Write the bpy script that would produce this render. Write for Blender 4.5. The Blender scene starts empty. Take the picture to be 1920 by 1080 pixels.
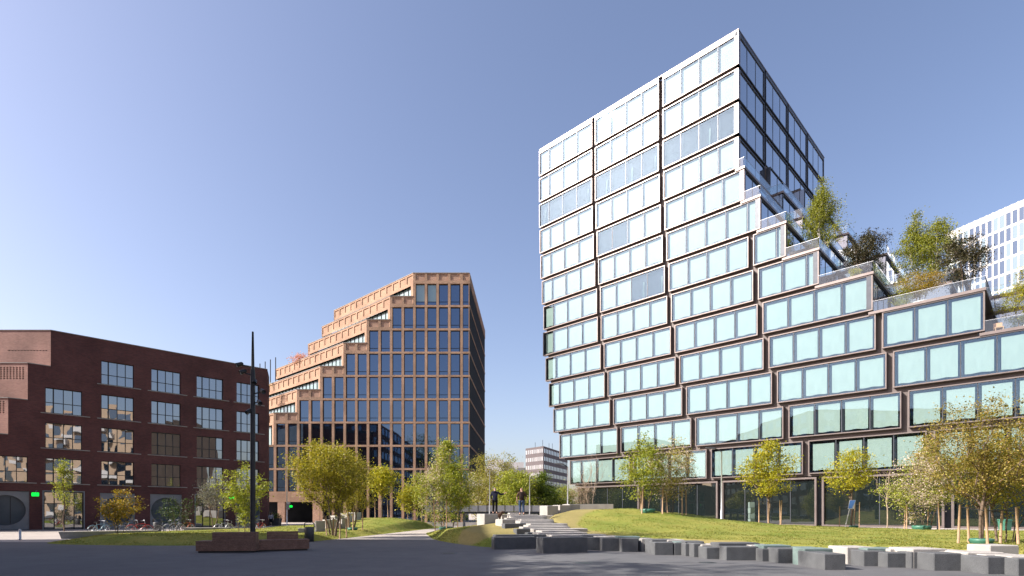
import bpy, math, random
import numpy as np
from mathutils import Vector, Matrix

# ------------------------------------------------------------------ camera, sky, sun, exposure
SC = bpy.context.scene
COL = SC.collection
F, HOR, EYE = 1048.0, 962.0, 1.6            # focal length in pixels of a 1920 px frame, horizon line, eye height
cd = bpy.data.cameras.new('camera')
cam = bpy.data.objects.new('camera', cd)
COL.objects.link(cam)
cam.location = (0, 0, EYE)
cam.rotation_euler = (math.pi / 2, 0, 0)
cd.sensor_width = 36.0
cd.lens = 36.0 * F / 1920.0
cd.shift_y = (HOR - 540.0) / 1920.0
cd.clip_start, cd.clip_end = 0.1, 4000.0
SC.camera = cam

SUN_AZ = (-0.983, -0.184)                    # horizontal direction towards the sun
SUN_EL = math.radians(35.5)
w = bpy.data.worlds.new('World')
SC.world = w
w.use_nodes = True
nt = w.node_tree
nt.nodes.clear()
sky = nt.nodes.new('ShaderNodeTexSky')
sky.sky_type = 'NISHITA'
sky.sun_disc = False
sky.sun_elevation = SUN_EL
sky.sun_rotation = math.atan2(SUN_AZ[0], SUN_AZ[1])
sky.air_density, sky.dust_density, sky.ozone_density = 1.0, 2.3, 1.3
tint = nt.nodes.new('ShaderNodeMix')
tint.data_type, tint.blend_type = 'RGBA', 'MULTIPLY'
tint.inputs[0].default_value = 1.0
tint.inputs[7].default_value = (1.075, 0.975, 1.01, 1)
bg = nt.nodes.new('ShaderNodeBackground')
bg.inputs['Strength'].default_value = 0.10
wo = nt.nodes.new('ShaderNodeOutputWorld')
nt.links.new(sky.outputs[0], tint.inputs[6])
nt.links.new(tint.outputs[2], bg.inputs['Color'])
nt.links.new(bg.outputs[0], wo.inputs['Surface'])

sl = bpy.data.lights.new('sun', 'SUN')
sl.energy, sl.angle, sl.color = 5.0, math.radians(0.53), (1.0, 0.945, 0.87)
so = bpy.data.objects.new('sun', sl)
COL.objects.link(so)
TOSUN = Vector((SUN_AZ[0] * math.cos(SUN_EL), SUN_AZ[1] * math.cos(SUN_EL), math.sin(SUN_EL))).normalized()
so.rotation_euler = TOSUN.to_track_quat('Z', 'Y').to_euler()
so.location = (-60, -20, 80)

SC.view_settings.view_transform = 'Standard'
SC.view_settings.look = 'None'
SC.view_settings.gamma = 1.0
SC.view_settings.exposure = 1.15
SC.view_settings.use_curve_mapping = False
SC.render.engine = 'CYCLES'
SC.cycles.use_denoising = True
SC.cycles.max_bounces = 8
SC.cycles.transparent_max_bounces = 16
SC.cycles.sample_clamp_indirect = 6.0

R = math.radians
rnd = random.Random(7)


# ------------------------------------------------------------------ helpers: objects
def tag(o, label=None, cat=None, group=None, kind=None):
    if label: o['label'] = label
    if cat: o['category'] = cat
    if group: o['group'] = group
    if kind: o['kind'] = kind
    return o


def empty(name, loc=(0, 0, 0), rz=0.0, label=None, cat=None, group=None):
    o = bpy.data.objects.new(name, None)
    o.empty_display_size = 0.3
    COL.objects.link(o)
    o.location = loc
    o.rotation_euler = (0, 0, rz)
    return tag(o, label, cat, group)


def inst(name, mesh, parent=None, loc=(0, 0, 0), rot=(0, 0, 0), scale=(1, 1, 1)):
    o = bpy.data.objects.new(name, mesh)
    COL.objects.link(o)
    o.parent = parent
    o.location, o.rotation_euler, o.scale = loc, rot, scale
    return o


def copy_tree(o, parent=None):
    c = o.copy()
    COL.objects.link(c)
    c.parent = parent
    for ch in list(o.children):
        copy_tree(ch, c)
    return c


class MB:
    """collects shapes; build() links them as one mesh object"""

    def __init__(self):
        self.v, self.f, self.m = [], [], []
        self.mi = 0

    def quad(self, *p):
        n = len(self.v)
        self.v += [tuple(q) for q in p]
        self.f.append(tuple(range(n, n + len(p))))
        self.m.append(self.mi)

    def box(self, x0, x1, y0, y1, z0, z1):
        n = len(self.v)
        self.v += [(x0, y0, z0), (x1, y0, z0), (x1, y1, z0), (x0, y1, z0), (x0, y0, z1), (x1, y0, z1), (x1, y1, z1), (x0, y1, z1)]
        for a in ((0, 3, 2, 1), (4, 5, 6, 7), (0, 1, 5, 4), (1, 2, 6, 5), (2, 3, 7, 6), (3, 0, 4, 7)):
            self.f.append(tuple(n + i for i in a))
            self.m.append(self.mi)

    def hexa(self, p):  # eight corners, bottom four then top four
        n = len(self.v)
        self.v += [tuple(q) for q in p]
        for a in ((0, 3, 2, 1), (4, 5, 6, 7), (0, 1, 5, 4), (1, 2, 6, 5), (2, 3, 7, 6), (3, 0, 4, 7)):
            self.f.append(tuple(n + i for i in a))
            self.m.append(self.mi)

    def prism(self, poly, z0, z1):
        n, k = len(self.v), len(poly)
        self.v += [(x, y, z0) for x, y in poly] + [(x, y, z1) for x, y in poly]
        self.f.append(tuple(n + i for i in reversed(range(k))))
        self.f.append(tuple(n + k + i for i in range(k)))
        self.m += [self.mi, self.mi]
        for i in range(k):
            j = (i + 1) % k
            self.f.append((n + i, n + j, n + k + j, n + k + i))
            self.m.append(self.mi)

    def tube(self, pts, rad, n=8, cap=True):
        pts = [Vector(p) for p in pts]
        if not isinstance(rad, (list, tuple)): rad = [rad] * len(pts)
        base = len(self.v)
        up = Vector((0.31, 0.17, 0.93))
        for i, p in enumerate(pts):
            d = (pts[min(i + 1, len(pts) - 1)] - pts[max(i - 1, 0)]).normalized()
            a = d.cross(up)
            if a.length < 1e-3: a = d.cross(Vector((1, 0, 0)))
            a.normalize()
            b = d.cross(a)
            for k in range(n):
                t = 2 * math.pi * k / n
                self.v.append(tuple(p + rad[i] * (a * math.cos(t) + b * math.sin(t))))
        for i in range(len(pts) - 1):
            for k in range(n):
                k2 = (k + 1) % n
                self.f.append((base + i * n + k, base + i * n + k2, base + (i + 1) * n + k2, base + (i + 1) * n + k))
                self.m.append(self.mi)
        if cap:
            self.f.append(tuple(base + k for k in range(n)))
            self.f.append(tuple(base + (len(pts) - 1) * n + k for k in reversed(range(n))))
            self.m += [self.mi, self.mi]

    def lathe(self, prof, n=16, c=(0, 0, 0)):
        base = len(self.v)
        for r, z in prof:
            for k in range(n):
                t = 2 * math.pi * k / n
                self.v.append((c[0] + r * math.cos(t), c[1] + r * math.sin(t), c[2] + z))
        for i in range(len(prof) - 1):
            for k in range(n):
                k2 = (k + 1) % n
                self.f.append((base + i * n + k, base + i * n + k2, base + (i + 1) * n + k2, base + (i + 1) * n + k))
                self.m.append(self.mi)

    def mesh(self, name, mats, smooth=False):
        me = bpy.data.meshes.new(name)
        me.from_pydata(self.v, [], self.f)
        for m in (mats if isinstance(mats, (list, tuple)) else [mats]):
            me.materials.append(m)
        if any(self.m): me.polygons.foreach_set('material_index', self.m)
        if smooth: me.polygons.foreach_set('use_smooth', [True] * len(me.polygons))
        me.update()
        return me

    def build(self, name, mats, parent=None, smooth=False, **kw):
        return inst(name, self.mesh(name, mats, smooth), parent, **kw)


def bevel_box_mesh(name, sx, sy, sz, b, mat):
    """box standing on z = 0, centred in x and y, with chamfered edges"""
    m = MB()
    for z, i in ((0, 0), (sz - b, 0), (sz, b)):
        pass
    x, y = sx / 2, sy / 2
    def ring(ins, z):
        return [(-x + b + ins, -y + ins, z), (x - b - ins, -y + ins, z), (x - ins, -y + b + ins, z), (x - ins, y - b - ins, z),
                (x - b - ins, y - ins, z), (-x + b + ins, y - ins, z), (-x + ins, y - b - ins, z), (-x + ins, -y + b + ins, z)]
    rs = [ring(0, 0), ring(0, sz - b), ring(b, sz)]
    m.v = [p for r_ in rs for p in r_]
    for i in range(2):
        for k in range(8):
            k2 = (k + 1) % 8
            m.f.append((i * 8 + k, i * 8 + k2, (i + 1) * 8 + k2, (i + 1) * 8 + k))
    m.f.append(tuple(16 + k for k in range(8)))
    m.f.append(tuple(reversed(range(8))))
    m.m = [0] * len(m.f)
    return m.mesh(name, mat)


def wall_grid(m, x0, x1, z0, z1, openings, y=0.0, depth=0.3, clip=None):
    """front sheet of a wall in the xz plane with rectangular openings and their reveals"""
    xs = sorted({x0, x1, *[min(max(o[i], x0), x1) for o in openings for i in (0, 1)]})
    zs = sorted({z0, z1, *[min(max(o[i], z0), z1) for o in openings for i in (2, 3)]})
    for i in range(len(xs) - 1):
        for j in range(len(zs) - 1):
            cx, cz = (xs[i] + xs[i + 1]) / 2, (zs[j] + zs[j + 1]) / 2
            if any(o[0] < cx < o[1] and o[2] < cz < o[3] for o in openings): continue
            if clip and not clip(cx, cz): continue
            m.quad((xs[i], y, zs[j]), (xs[i + 1], y, zs[j]), (xs[i + 1], y, zs[j + 1]), (xs[i], y, zs[j + 1]))
    for a, b, c, d in openings:
        m.quad((a, y, c), (a, y, d), (a, y + depth, d), (a, y + depth, c))
        m.quad((b, y, d), (b, y, c), (b, y + depth, c), (b, y + depth, d))
        m.quad((a, y, c), (a, y + depth, c), (b, y + depth, c), (b, y, c))
        m.quad((a, y, d), (b, y, d), (b, y + depth, d), (a, y + depth, d))


# ------------------------------------------------------------------ helpers: materials
def new_mat(name):
    m = bpy.data.materials.new(name)
    m.use_nodes = True
    m.node_tree.nodes.clear()
    return m, m.node_tree


def N(t, kind, **kw):
    n = t.nodes.new(kind)
    for k, v in kw.items():
        if k.startswith('i_'): n.inputs[k[2:].replace('_', ' ')].default_value = v
        else: setattr(n, k, v)
    return n


def mix_rgb(t, fac, a, b, blend='MIX'):
    n = N(t, 'ShaderNodeMix', data_type='RGBA', blend_type=blend)
    for s, val in ((n.inputs[0], fac), (n.inputs[6], a), (n.inputs[7], b)):
        if isinstance(val, bpy.types.NodeSocket): t.links.new(val, s)
        elif isinstance(val, (int, float)): s.default_value = val
        else: s.default_value = (*val, 1)
    return n.outputs[2]


def noise(t, vec, scale, detail=4, rough=0.55):
    n = N(t, 'ShaderNodeTexNoise')
    n.inputs['Scale'].default_value, n.inputs['Detail'].default_value, n.inputs['Roughness'].default_value = scale, detail, rough
    if vec is not None: t.links.new(vec, n.inputs['Vector'])
    return n.outputs['Fac']


def ramp(t, fac, lo, hi):
    n = N(t, 'ShaderNodeMapRange')
    n.inputs['From Min'].default_value, n.inputs['From Max'].default_value = lo, hi
    t.links.new(fac, n.inputs['Value'])
    return n.outputs['Result']


def bump(t, h, strength, dist=0.02):
    n = N(t, 'ShaderNodeBump')
    n.inputs['Strength'].default_value, n.inputs['Distance'].default_value = strength, dist
    t.links.new(h, n.inputs['Height'])
    return n.outputs['Normal']


def surf(name, c1, c2=None, scale=3.0, rough=0.7, metal=0.0, spec=0.4, fine=0.0, bmp=0.0, bscale=40.0, coords='Object'):
    """principled surface with two-tone mottling, fine grain and relief"""
    m, t = new_mat(name)
    o = N(t, 'ShaderNodeOutputMaterial')
    p = N(t, 'ShaderNodeBsdfPrincipled')
    t.links.new(p.outputs[0], o.inputs[0])
    tc = N(t, 'ShaderNodeTexCoord').outputs[coords]
    c2 = c2 or tuple(x * 0.82 for x in c1)
    col = mix_rgb(t, ramp(t, noise(t, tc, scale, 5), 0.32, 0.68), c1, c2)
    if fine:
        g = ramp(t, noise(t, tc, bscale, 3), 0.3, 0.7)
        col = mix_rgb(t, fine, col, mix_rgb(t, g, (0.0, 0.0, 0.0), (1, 1, 1)), 'OVERLAY')
    t.links.new(col, p.inputs['Base Color'])
    p.inputs['Metallic'].default_value, p.inputs['Specular IOR Level'].default_value = metal, spec
    rr = N(t, 'ShaderNodeMapRange')
    rr.inputs['To Min'].default_value, rr.inputs['To Max'].default_value = max(rough - 0.08, 0.02), min(rough + 0.08, 1)
    t.links.new(noise(t, tc, scale * 2.3, 3), rr.inputs['Value'])
    t.links.new(rr.outputs[0], p.inputs['Roughness'])
    if bmp: t.links.new(bump(t, noise(t, tc, bscale, 4), bmp), p.inputs['Normal'])
    return m


def brick_mat(name, c1, c2, mortar, bw=0.24, bh=0.075, msize=0.012, axis='xz'):
    m, t = new_mat(name)
    o = N(t, 'ShaderNodeOutputMaterial')
    p = N(t, 'ShaderNodeBsdfPrincipled')
    t.links.new(p.outputs[0], o.inputs[0])
    tc = N(t, 'ShaderNodeTexCoord').outputs['Object']
    sx = N(t, 'ShaderNodeSeparateXYZ')
    t.links.new(tc, sx.inputs[0])
    cb = N(t, 'ShaderNodeCombineXYZ')
    if axis == 'xz':
        t.links.new(sx.outputs['X'], cb.inputs['X'])
    else:
        ad = N(t, 'ShaderNodeMath', operation='ADD')
        t.links.new(sx.outputs['X'], ad.inputs[0]); t.links.new(sx.outputs['Y'], ad.inputs[1])
        t.links.new(ad.outputs[0], cb.inputs['X'])
    t.links.new(sx.outputs['Z'], cb.inputs['Y'])
    b = N(t, 'ShaderNodeTexBrick')
    b.inputs['Color1'].default_value, b.inputs['Color2'].default_value, b.inputs['Mortar'].default_value = (*c1, 1), (*c2, 1), (*mortar, 1)
    b.inputs['Scale'].default_value = 1.0
    b.inputs['Brick Width'].default_value, b.inputs['Row Height'].default_value, b.inputs['Mortar Size'].default_value = bw, bh, msize
    t.links.new(cb.outputs[0], b.inputs['Vector'])
    col = mix_rgb(t, 0.55, b.outputs['Color'], mix_rgb(t, ramp(t, noise(t, tc, 0.35, 6), 0.3, 0.7), (0.25, 0.25, 0.25), (0.75, 0.75, 0.75)), 'OVERLAY')
    t.links.new(col, p.inputs['Base Color'])
    p.inputs['Roughness'].default_value, p.inputs['Specular IOR Level'].default_value = 0.8, 0.25
    inv = N(t, 'ShaderNodeMath', operation='SUBTRACT')
    inv.inputs[0].default_value = 1.0
    t.links.new(b.outputs['Fac'], inv.inputs[1])
    t.links.new(bump(t, inv.outputs[0], 0.6, 0.012), p.inputs['Normal'])
    return m


def glass_mat(name, tint, base, gain, rough=0.02, body=None, wav=0.15, coat=(0.93, 0.96, 1.0)):
    """window glass: reflection that grows with the angle over a clear tinted (or dark) body"""
    m, t = new_mat(name)
    o = N(t, 'ShaderNodeOutputMaterial')
    mx = N(t, 'ShaderNodeMixShader')
    lw_ = N(t, 'ShaderNodeLayerWeight')
    lw_.inputs['Blend'].default_value = 0.5
    fr = N(t, 'ShaderNodeMath', operation='POWER')
    fr.inputs[1].default_value = 4.0
    t.links.new(lw_.outputs['Facing'], fr.inputs[0])
    ma = N(t, 'ShaderNodeMath', operation='MULTIPLY_ADD', use_clamp=True)
    ma.inputs[1].default_value, ma.inputs[2].default_value = gain, base
    t.links.new(fr.outputs[0], ma.inputs[0])
    t.links.new(ma.outputs[0], mx.inputs[0])
    gl = N(t, 'ShaderNodeBsdfGlossy')
    gl.inputs['Roughness'].default_value = rough
    gl.inputs['Color'].default_value = (*coat, 1)
    if wav:
        geo = N(t, 'ShaderNodeNewGeometry')
        nb = bump(t, noise(t, geo.outputs['Position'], 0.55, 1), wav, 0.03)
        t.links.new(nb, gl.inputs['Normal'])
    if body:
        b = N(t, 'ShaderNodeBsdfDiffuse')
        b.inputs['Color'].default_value = (*body, 1)
    else:
        b = N(t, 'ShaderNodeBsdfTransparent')
        b.inputs['Color'].default_value = (*tint, 1)
    t.links.new(b.outputs[0], mx.inputs[1])
    t.links.new(gl.outputs[0], mx.inputs[2])
    t.links.new(mx.outputs[0], o.inputs[0])
    return m


def leaf_mat(name, c1, c2, c3=None, trans=0.35):
    m, t = new_mat(name)
    o = N(t, 'ShaderNodeOutputMaterial')
    geo = N(t, 'ShaderNodeNewGeometry')
    cr = N(t, 'ShaderNodeValToRGB')
    e = cr.color_ramp.elements
    e[0].color, e[1].color = (*c1, 1), (*c2, 1)
    e[0].position, e[1].position = 0.15, 0.85
    if c3:
        x = cr.color_ramp.elements.new(1.0)
        x.color = (*c3, 1)
    t.links.new(geo.outputs['Random Per Island'], cr.inputs[0])
    d = N(t, 'ShaderNodeBsdfPrincipled')
    d.inputs['Roughness'].default_value, d.inputs['Specular IOR Level'].default_value = 0.55, 0.3
    tr = N(t, 'ShaderNodeBsdfTranslucent')
    t.links.new(cr.outputs[0], d.inputs['Base Color'])
    t.links.new(mix_rgb(t, 1.0, cr.outputs[0], (1.25, 1.2, 0.6), 'MULTIPLY'), tr.inputs['Color'])
    mx = N(t, 'ShaderNodeMixShader')
    mx.inputs[0].default_value = trans
    t.links.new(d.outputs[0], mx.inputs[1])
    t.links.new(tr.outputs[0], mx.inputs[2])
    t.links.new(mx.outputs[0], o.inputs[0])
    return m


def lit_mat(name, c, s):
    m, t = new_mat(name)
    o = N(t, 'ShaderNodeOutputMaterial')
    e = N(t, 'ShaderNodeEmission')
    e.inputs[0].default_value, e.inputs[1].default_value = (*c, 1), s
    t.links.new(e.outputs[0], o.inputs[0])
    return m


M = {}
M['frame'] = surf('bronze_metal', (0.20, 0.165, 0.155), (0.165, 0.135, 0.126), 0.6, 0.36, 0.5, 0.5, fine=0.15)
M['cladding'] = surf('brown_cladding', (0.13, 0.107, 0.10), (0.105, 0.085, 0.08), 0.5, 0.6, 0.2, 0.4, fine=0.15)
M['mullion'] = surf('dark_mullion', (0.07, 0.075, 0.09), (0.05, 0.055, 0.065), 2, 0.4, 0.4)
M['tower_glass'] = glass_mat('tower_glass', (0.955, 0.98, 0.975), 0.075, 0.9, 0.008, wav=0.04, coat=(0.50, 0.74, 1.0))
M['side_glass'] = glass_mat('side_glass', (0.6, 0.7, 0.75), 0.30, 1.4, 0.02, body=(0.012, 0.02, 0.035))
M['rail_glass'] = glass_mat('balustrade_glass', (0.90, 0.95, 0.945), 0.05, 1.0, 0.02, wav=0)
M['lobby_glass'] = glass_mat('lobby_glass', (0.5, 0.55, 0.5), 0.13, 1.1, 0.02, body=(0.008, 0.012, 0.012))
M['curtain'] = surf('curtain_cloth', (0.275, 0.345, 0.318), (0.245, 0.31, 0.285), 1.2, 0.9, spec=0.1, fine=0.08, coords='Object')
M['interior'] = surf('interior_dark', (0.10, 0.11, 0.12), (0.06, 0.07, 0.08), 0.4, 0.9)
M['room'] = surf('dim_room', (0.016, 0.021, 0.03), (0.012, 0.016, 0.024), 0.8, 0.9)
M['terrace'] = surf('terrace_paving', (0.3, 0.29, 0.28), None, 1.0, 0.85)
M['tan_brick'] = brick_mat('tan_brick', (0.36, 0.21, 0.135), (0.29, 0.165, 0.105), (0.28, 0.195, 0.14), 0.24, 0.075, 0.01, 'sum')
M['tan_panel'] = brick_mat('tan_relief_brick', (0.47, 0.275, 0.185), (0.33, 0.18, 0.12), (0.30, 0.2, 0.15), 0.30, 0.16, 0.035, 'sum')
M['brown_glass'] = glass_mat('blue_window_glass', (1, 1, 1), 0.24, 0.9, 0.02, body=(0.008, 0.012, 0.018), wav=0.1, coat=(0.52, 0.70, 0.98))
M['teal_glass'] = glass_mat('teal_window_glass', (1, 1, 1), 0.16, 0.8, 0.02, body=(0.17, 0.26, 0.25), wav=0.1)
M['black_metal'] = surf('black_metal', (0.018, 0.018, 0.02), (0.028, 0.028, 0.03), 3, 0.45, 0.3)
M['dark_panel'] = surf('dark_slate_panel', (0.022, 0.024, 0.030), (0.017, 0.019, 0.024), 0.7, 0.85, 0.0, spec=0.08)
M['red_brick'] = brick_mat('red_brick', (0.135, 0.043, 0.039), (0.085, 0.028, 0.028), (0.09, 0.056, 0.05), 0.24, 0.07, 0.011)
M['red_brick_sunlit'] = brick_mat('red_brick_sunlit', (0.40, 0.185, 0.14), (0.30, 0.13, 0.10), (0.30, 0.2, 0.17), 0.24, 0.07, 0.012)  # the facade's red brick with sunlight put into a paler colour
M['red_glass'] = glass_mat('brick_building_glass', (1, 1, 1), 0.29, 1.2, 0.015, body=(0.015, 0.017, 0.02), wav=0.22)
M['grey_panel'] = surf('grey_concrete_panel', (0.22, 0.22, 0.23), (0.18, 0.18, 0.19), 1.5, 0.8, fine=0.2, bmp=0.1)
M['coping'] = surf('stone_coping', (0.3, 0.27, 0.25), None, 2, 0.8)
M['concrete'] = surf('pale_concrete', (0.38, 0.355, 0.325), (0.30, 0.28, 0.26), 1.8, 0.85, spec=0.2, fine=0.25, bmp=0.25, bscale=60)
M['block_dark'] = surf('grey_basalt_block', (0.105, 0.108, 0.112), (0.078, 0.08, 0.084), 2.2, 0.8, spec=0.25, fine=0.3, bmp=0.3, bscale=70)
M['block_green'] = surf('greenish_slate_block', (0.15, 0.20, 0.185), (0.11, 0.15, 0.14), 2.2, 0.6, spec=0.35, fine=0.3, bmp=0.3, bscale=70)
M['timber'] = surf('dark_hardwood', (0.20, 0.115, 0.085), (0.14, 0.08, 0.06), 5, 0.7, spec=0.3, fine=0.35, bmp=0.2, bscale=25)
M['stake'] = surf('timber_stake', (0.40, 0.26, 0.16), (0.30, 0.20, 0.125), 6, 0.85, spec=0.1, fine=0.2)
M['bark'] = surf('bark', (0.20, 0.145, 0.105), (0.11, 0.08, 0.06), 9, 0.9, spec=0.1, fine=0.3, bmp=0.5, bscale=30)
M['pale_bark'] = surf('pale_bark', (0.42, 0.33, 0.25), (0.28, 0.21, 0.155), 9, 0.9, spec=0.1, fine=0.3)
M['birch_bark'] = surf('birch_bark', (0.6, 0.56, 0.5), (0.3, 0.26, 0.22), 4, 0.85, spec=0.1)
M['steel'] = surf('galvanised_steel', (0.55, 0.56, 0.58), (0.46, 0.47, 0.49), 4, 0.45, 0.6)
M['bin'] = surf('dark_bin_metal', (0.075, 0.075, 0.078), (0.06, 0.06, 0.062), 3, 0.5, 0.3)
M['white_bldg'] = surf('white_render', (0.56, 0.54, 0.53), None, 0.2, 0.8)
M['green_plastic'] = surf('green_plastic', (0.05, 0.16, 0.11), (0.035, 0.12, 0.08), 3, 0.45)
M['green_sign'] = lit_mat('green_sign_light', (0.005, 0.75, 0.05), 1.1)


# ------------------------------------------------------------------ ground
def ground_mat(name, c1, c2):
    m, t = new_mat(name)
    o = N(t, 'ShaderNodeOutputMaterial')
    p = N(t, 'ShaderNodeBsdfPrincipled')
    t.links.new(p.outputs[0], o.inputs[0])
    tc = N(t, 'ShaderNodeTexCoord').outputs['Object']
    big = ramp(t, noise(t, tc, 0.09, 5), 0.35, 0.65)
    mid = ramp(t, noise(t, tc, 1.1, 6, 0.65), 0.3, 0.7)
    fin = ramp(t, noise(t, tc, 60, 2), 0.3, 0.7)
    col = mix_rgb(t, big, c1, c2)
    col = mix_rgb(t, 0.35, col, mix_rgb(t, mid, (0.3, 0.3, 0.3), (0.65, 0.65, 0.65)), 'OVERLAY')
    col = mix_rgb(t, 0.25, col, mix_rgb(t, fin, (0.2, 0.2, 0.2), (0.8, 0.8, 0.8)), 'OVERLAY')
    t.links.new(col, p.inputs['Base Color'])
    p.inputs['Roughness'].default_value, p.inputs['Specular IOR Level'].default_value = 0.85, 0.25
    t.links.new(bump(t, fin, 0.35, 0.01), p.inputs['Normal'])
    return m


m = MB()
m.quad((-1500, -600, 0), (1500, -600, 0), (1500, 2500, 0), (-1500, 2500, 0))
tag(m.build('ground', ground_mat('pale_paving', (0.33, 0.29, 0.26), (0.38, 0.335, 0.30))), kind='structure')
m = MB()
m.quad(*[(x, y, 0.004) for x, y in ((-120, -200), (60, -200), (60, 9), (17, 13.5), (12, 18), (6, 24), (1.5, 27), (-2.2, 28), (-4.6, 33.2), (-10.5, 33.6), (-13, 31.0), (-20, 30.6), (-30, 31.0), (-120, 31.6))])
tag(m.build('plaza', ground_mat('dark_asphalt', (0.098, 0.098, 0.102), (0.128, 0.126, 0.128))), kind='structure')


def lawn_mat(name, fine_bump=0.8):
    m, t = new_mat(name)
    o = N(t, 'ShaderNodeOutputMaterial')
    p = N(t, 'ShaderNodeBsdfPrincipled')
    t.links.new(p.outputs[0], o.inputs[0])
    tc = N(t, 'ShaderNodeTexCoord').outputs['Object']
    at = N(t, 'ShaderNodeAttribute')
    at.attribute_name = 'turf'
    n1, n2 = ramp(t, noise(t, tc, 0.32, 6, 0.65), 0.36, 0.64), ramp(t, noise(t, tc, 7, 5, 0.7), 0.3, 0.7)
    g = mix_rgb(t, n1, (0.15, 0.185, 0.032), (0.30, 0.265, 0.068))
    g = mix_rgb(t, n2, mix_rgb(t, 0.5, g, (0.10, 0.13, 0.02)), g)
    s = mix_rgb(t, n1, (0.205, 0.175, 0.065), (0.25, 0.205, 0.08))
    s = mix_rgb(t, 0.2, s, mix_rgb(t, n2, (0.2, 0.2, 0.2), (0.8, 0.8, 0.8)), 'OVERLAY')
    t.links.new(mix_rgb(t, at.outputs['Fac'], g, s), p.inputs['Base Color'])
    p.inputs['Roughness'].default_value, p.inputs['Specular IOR Level'].default_value = 0.95, 0.1
    t.links.new(bump(t, noise(t, tc, 14, 5, 0.7), fine_bump, 0.06), p.inputs['Normal'])
    return m


M['lawn'] = lawn_mat('lawn_grass')
M['blade'] = leaf_mat('grass_blades', (0.13, 0.155, 0.026), (0.25, 0.235, 0.05), (0.34, 0.28, 0.09), 0.35)


def smooth_poly(pts, per=8):
    out, n = [], len(pts)
    for i in range(n):
        p0, p1, p2, p3 = (np.array(pts[(i + k) % n], float) for k in (-1, 0, 1, 2))
        for j in range(per):
            t = j / per
            out.append(0.5 * (2 * p1 + (p2 - p0) * t + (2 * p0 - 5 * p1 + 4 * p2 - p3) * t * t + (3 * p1 - p0 - 3 * p2 + p3) * t ** 3))
    return out


LAWNS = []


def lawn(name, pts, centre, hfun, turf, rings=40, edge=0.12):
    b = smooth_poly(pts)
    c = np.array(centre)
    def height(x, y):
        return hfun(x, y)
    v, f, tv = [(c[0], c[1], height(*c))], [], [turf(*c)]
    n = len(b)
    for k in range(1, rings + 1):
        fr = 1 - (1 - k / rings) ** 1.5
        e = min(1.0, (1 - fr) / edge)
        e = e * e * (3 - 2 * e)
        for q in b:
            p = c + (q - c) * fr
            v.append((p[0], p[1], 0.012 + (height(*p) - 0.012) * e))
            tv.append(turf(*p))
    v += [(q[0], q[1], -0.05) for q in b]
    tv += [0.0] * n
    for j in range(n):
        f.append((0, 1 + j, 1 + (j + 1) % n))
    for k in range(rings):
        for j in range(n):
            a, d = 1 + k * n + j, 1 + k * n + (j + 1) % n
            f.append((a, a + n, d + n, d))
    me = bpy.data.meshes.new(name)
    me.from_pydata(v, [], f)
    at = me.attributes.new('turf', 'FLOAT', 'POINT')
    at.data.foreach_set('value', tv)
    me.materials.append(M['lawn'])
    me.polygons.foreach_set('use_smooth', [True] * len(me.polygons))
    o = inst(name, me)
    tag(o, kind='structure')
    LAWNS.append((b, c, height, turf, edge))
    return o


def lawn_z(i, x, y):
    b, c, h, tf, edge = LAWNS[i]
    best = 0.0
    d = np.array((x, y)) - c
    ang, r = math.atan2(d[1], d[0]), math.hypot(*d)
    ba = [(math.atan2(*(q - c)[::-1]), math.hypot(*(q - c))) for q in b]
    rb = min(ba, key=lambda a: abs((a[0] - ang + math.pi) % (2 * math.pi) - math.pi))[1]
    fr = min(r / rb, 1)
    e = min(1.0, (1 - fr) / edge)
    e = e * e * (3 - 2 * e)
    return 0.012 + (h(x, y) - 0.012) * e


def gs(x, y, cx, cy, sx, sy):
    return math.exp(-((x - cx) / sx) ** 2 - ((y - cy) / sy) ** 2)


def ripple(x, y):
    return 0.025 * math.sin(1.7 * x + 0.6 * y) + 0.02 * math.sin(0.9 * y - 1.3 * x + 1)


def turf_right(x, y):
    xs = np.interp(y, (22, 24, 26, 28, 32, 36, 40, 44), (9, 6.6, 5.2, 4.4, 3.7, 4.5, 6.3, 10))
    return float(np.clip((xs - x) / 0.12 + 0.5, 0, 1))


def turf_left(x, y):
    return float(np.clip((x + 2.7 - 0.25 * math.sin(y)) / 0.15, 0, 1) * np.clip((y - 27.6) / 0.15, 0, 1))


lawn('lawn', [(2.2, 26.8), (3.5, 25.2), (5, 24.1), (7.4, 21.2), (9.2, 19.3), (11.6, 17.7), (13.8, 16.3), (16.8, 14.8), (24, 13), (38, 15), (43, 26),
              (41, 38), (35, 49), (28, 56), (20, 58), (12, 53), (6, 46), (2.6, 41), (1.2, 36.5), (1.9, 30)], (14, 33),
     lambda x, y: 0.5 + 1.42 * gs(x, y, 7.2, 41, 9.2, 8.5) - 0.25 * gs(x, y, 36, 46, 9, 9) + ripple(x, y), turf_right)
lawn('lawn', [(-6.9, 46), (-5.6, 38), (-4.6, 33.5), (-3.3, 30), (-2.0, 27.4), (-0.9, 26.1), (0.8, 26.6), (2.6, 26.9), (2.6, 31), (2.0, 36), (1.2, 40.5),
              (-2, 46), (-5, 49)], (-1.6, 36),
     lambda x, y: 0.22 + 0.80 * gs(x, y, -0.3, 35.5, 4.2, 8) + ripple(x, y), turf_left, edge=0.25)
lawn('lawn', [(-25.6, 31.2), (-23.8, 28.9), (-20, 27.7), (-15.5, 27.4), (-12.4, 28.2), (-11.2, 31.5), (-10.7, 35), (-10, 41), (-8.9, 52), (-8, 64),
              (-12, 72), (-19, 68), (-22.5, 58), (-24, 48), (-26.2, 40), (-27, 35)], (-17, 42),
     lambda x, y: 0.3 + 0.85 * gs(x, y, -13.2, 56, 5, 9) + 0.1 * gs(x, y, -19, 33, 5, 4) + ripple(x, y), lambda x, y: 0.0, edge=0.2)

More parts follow.
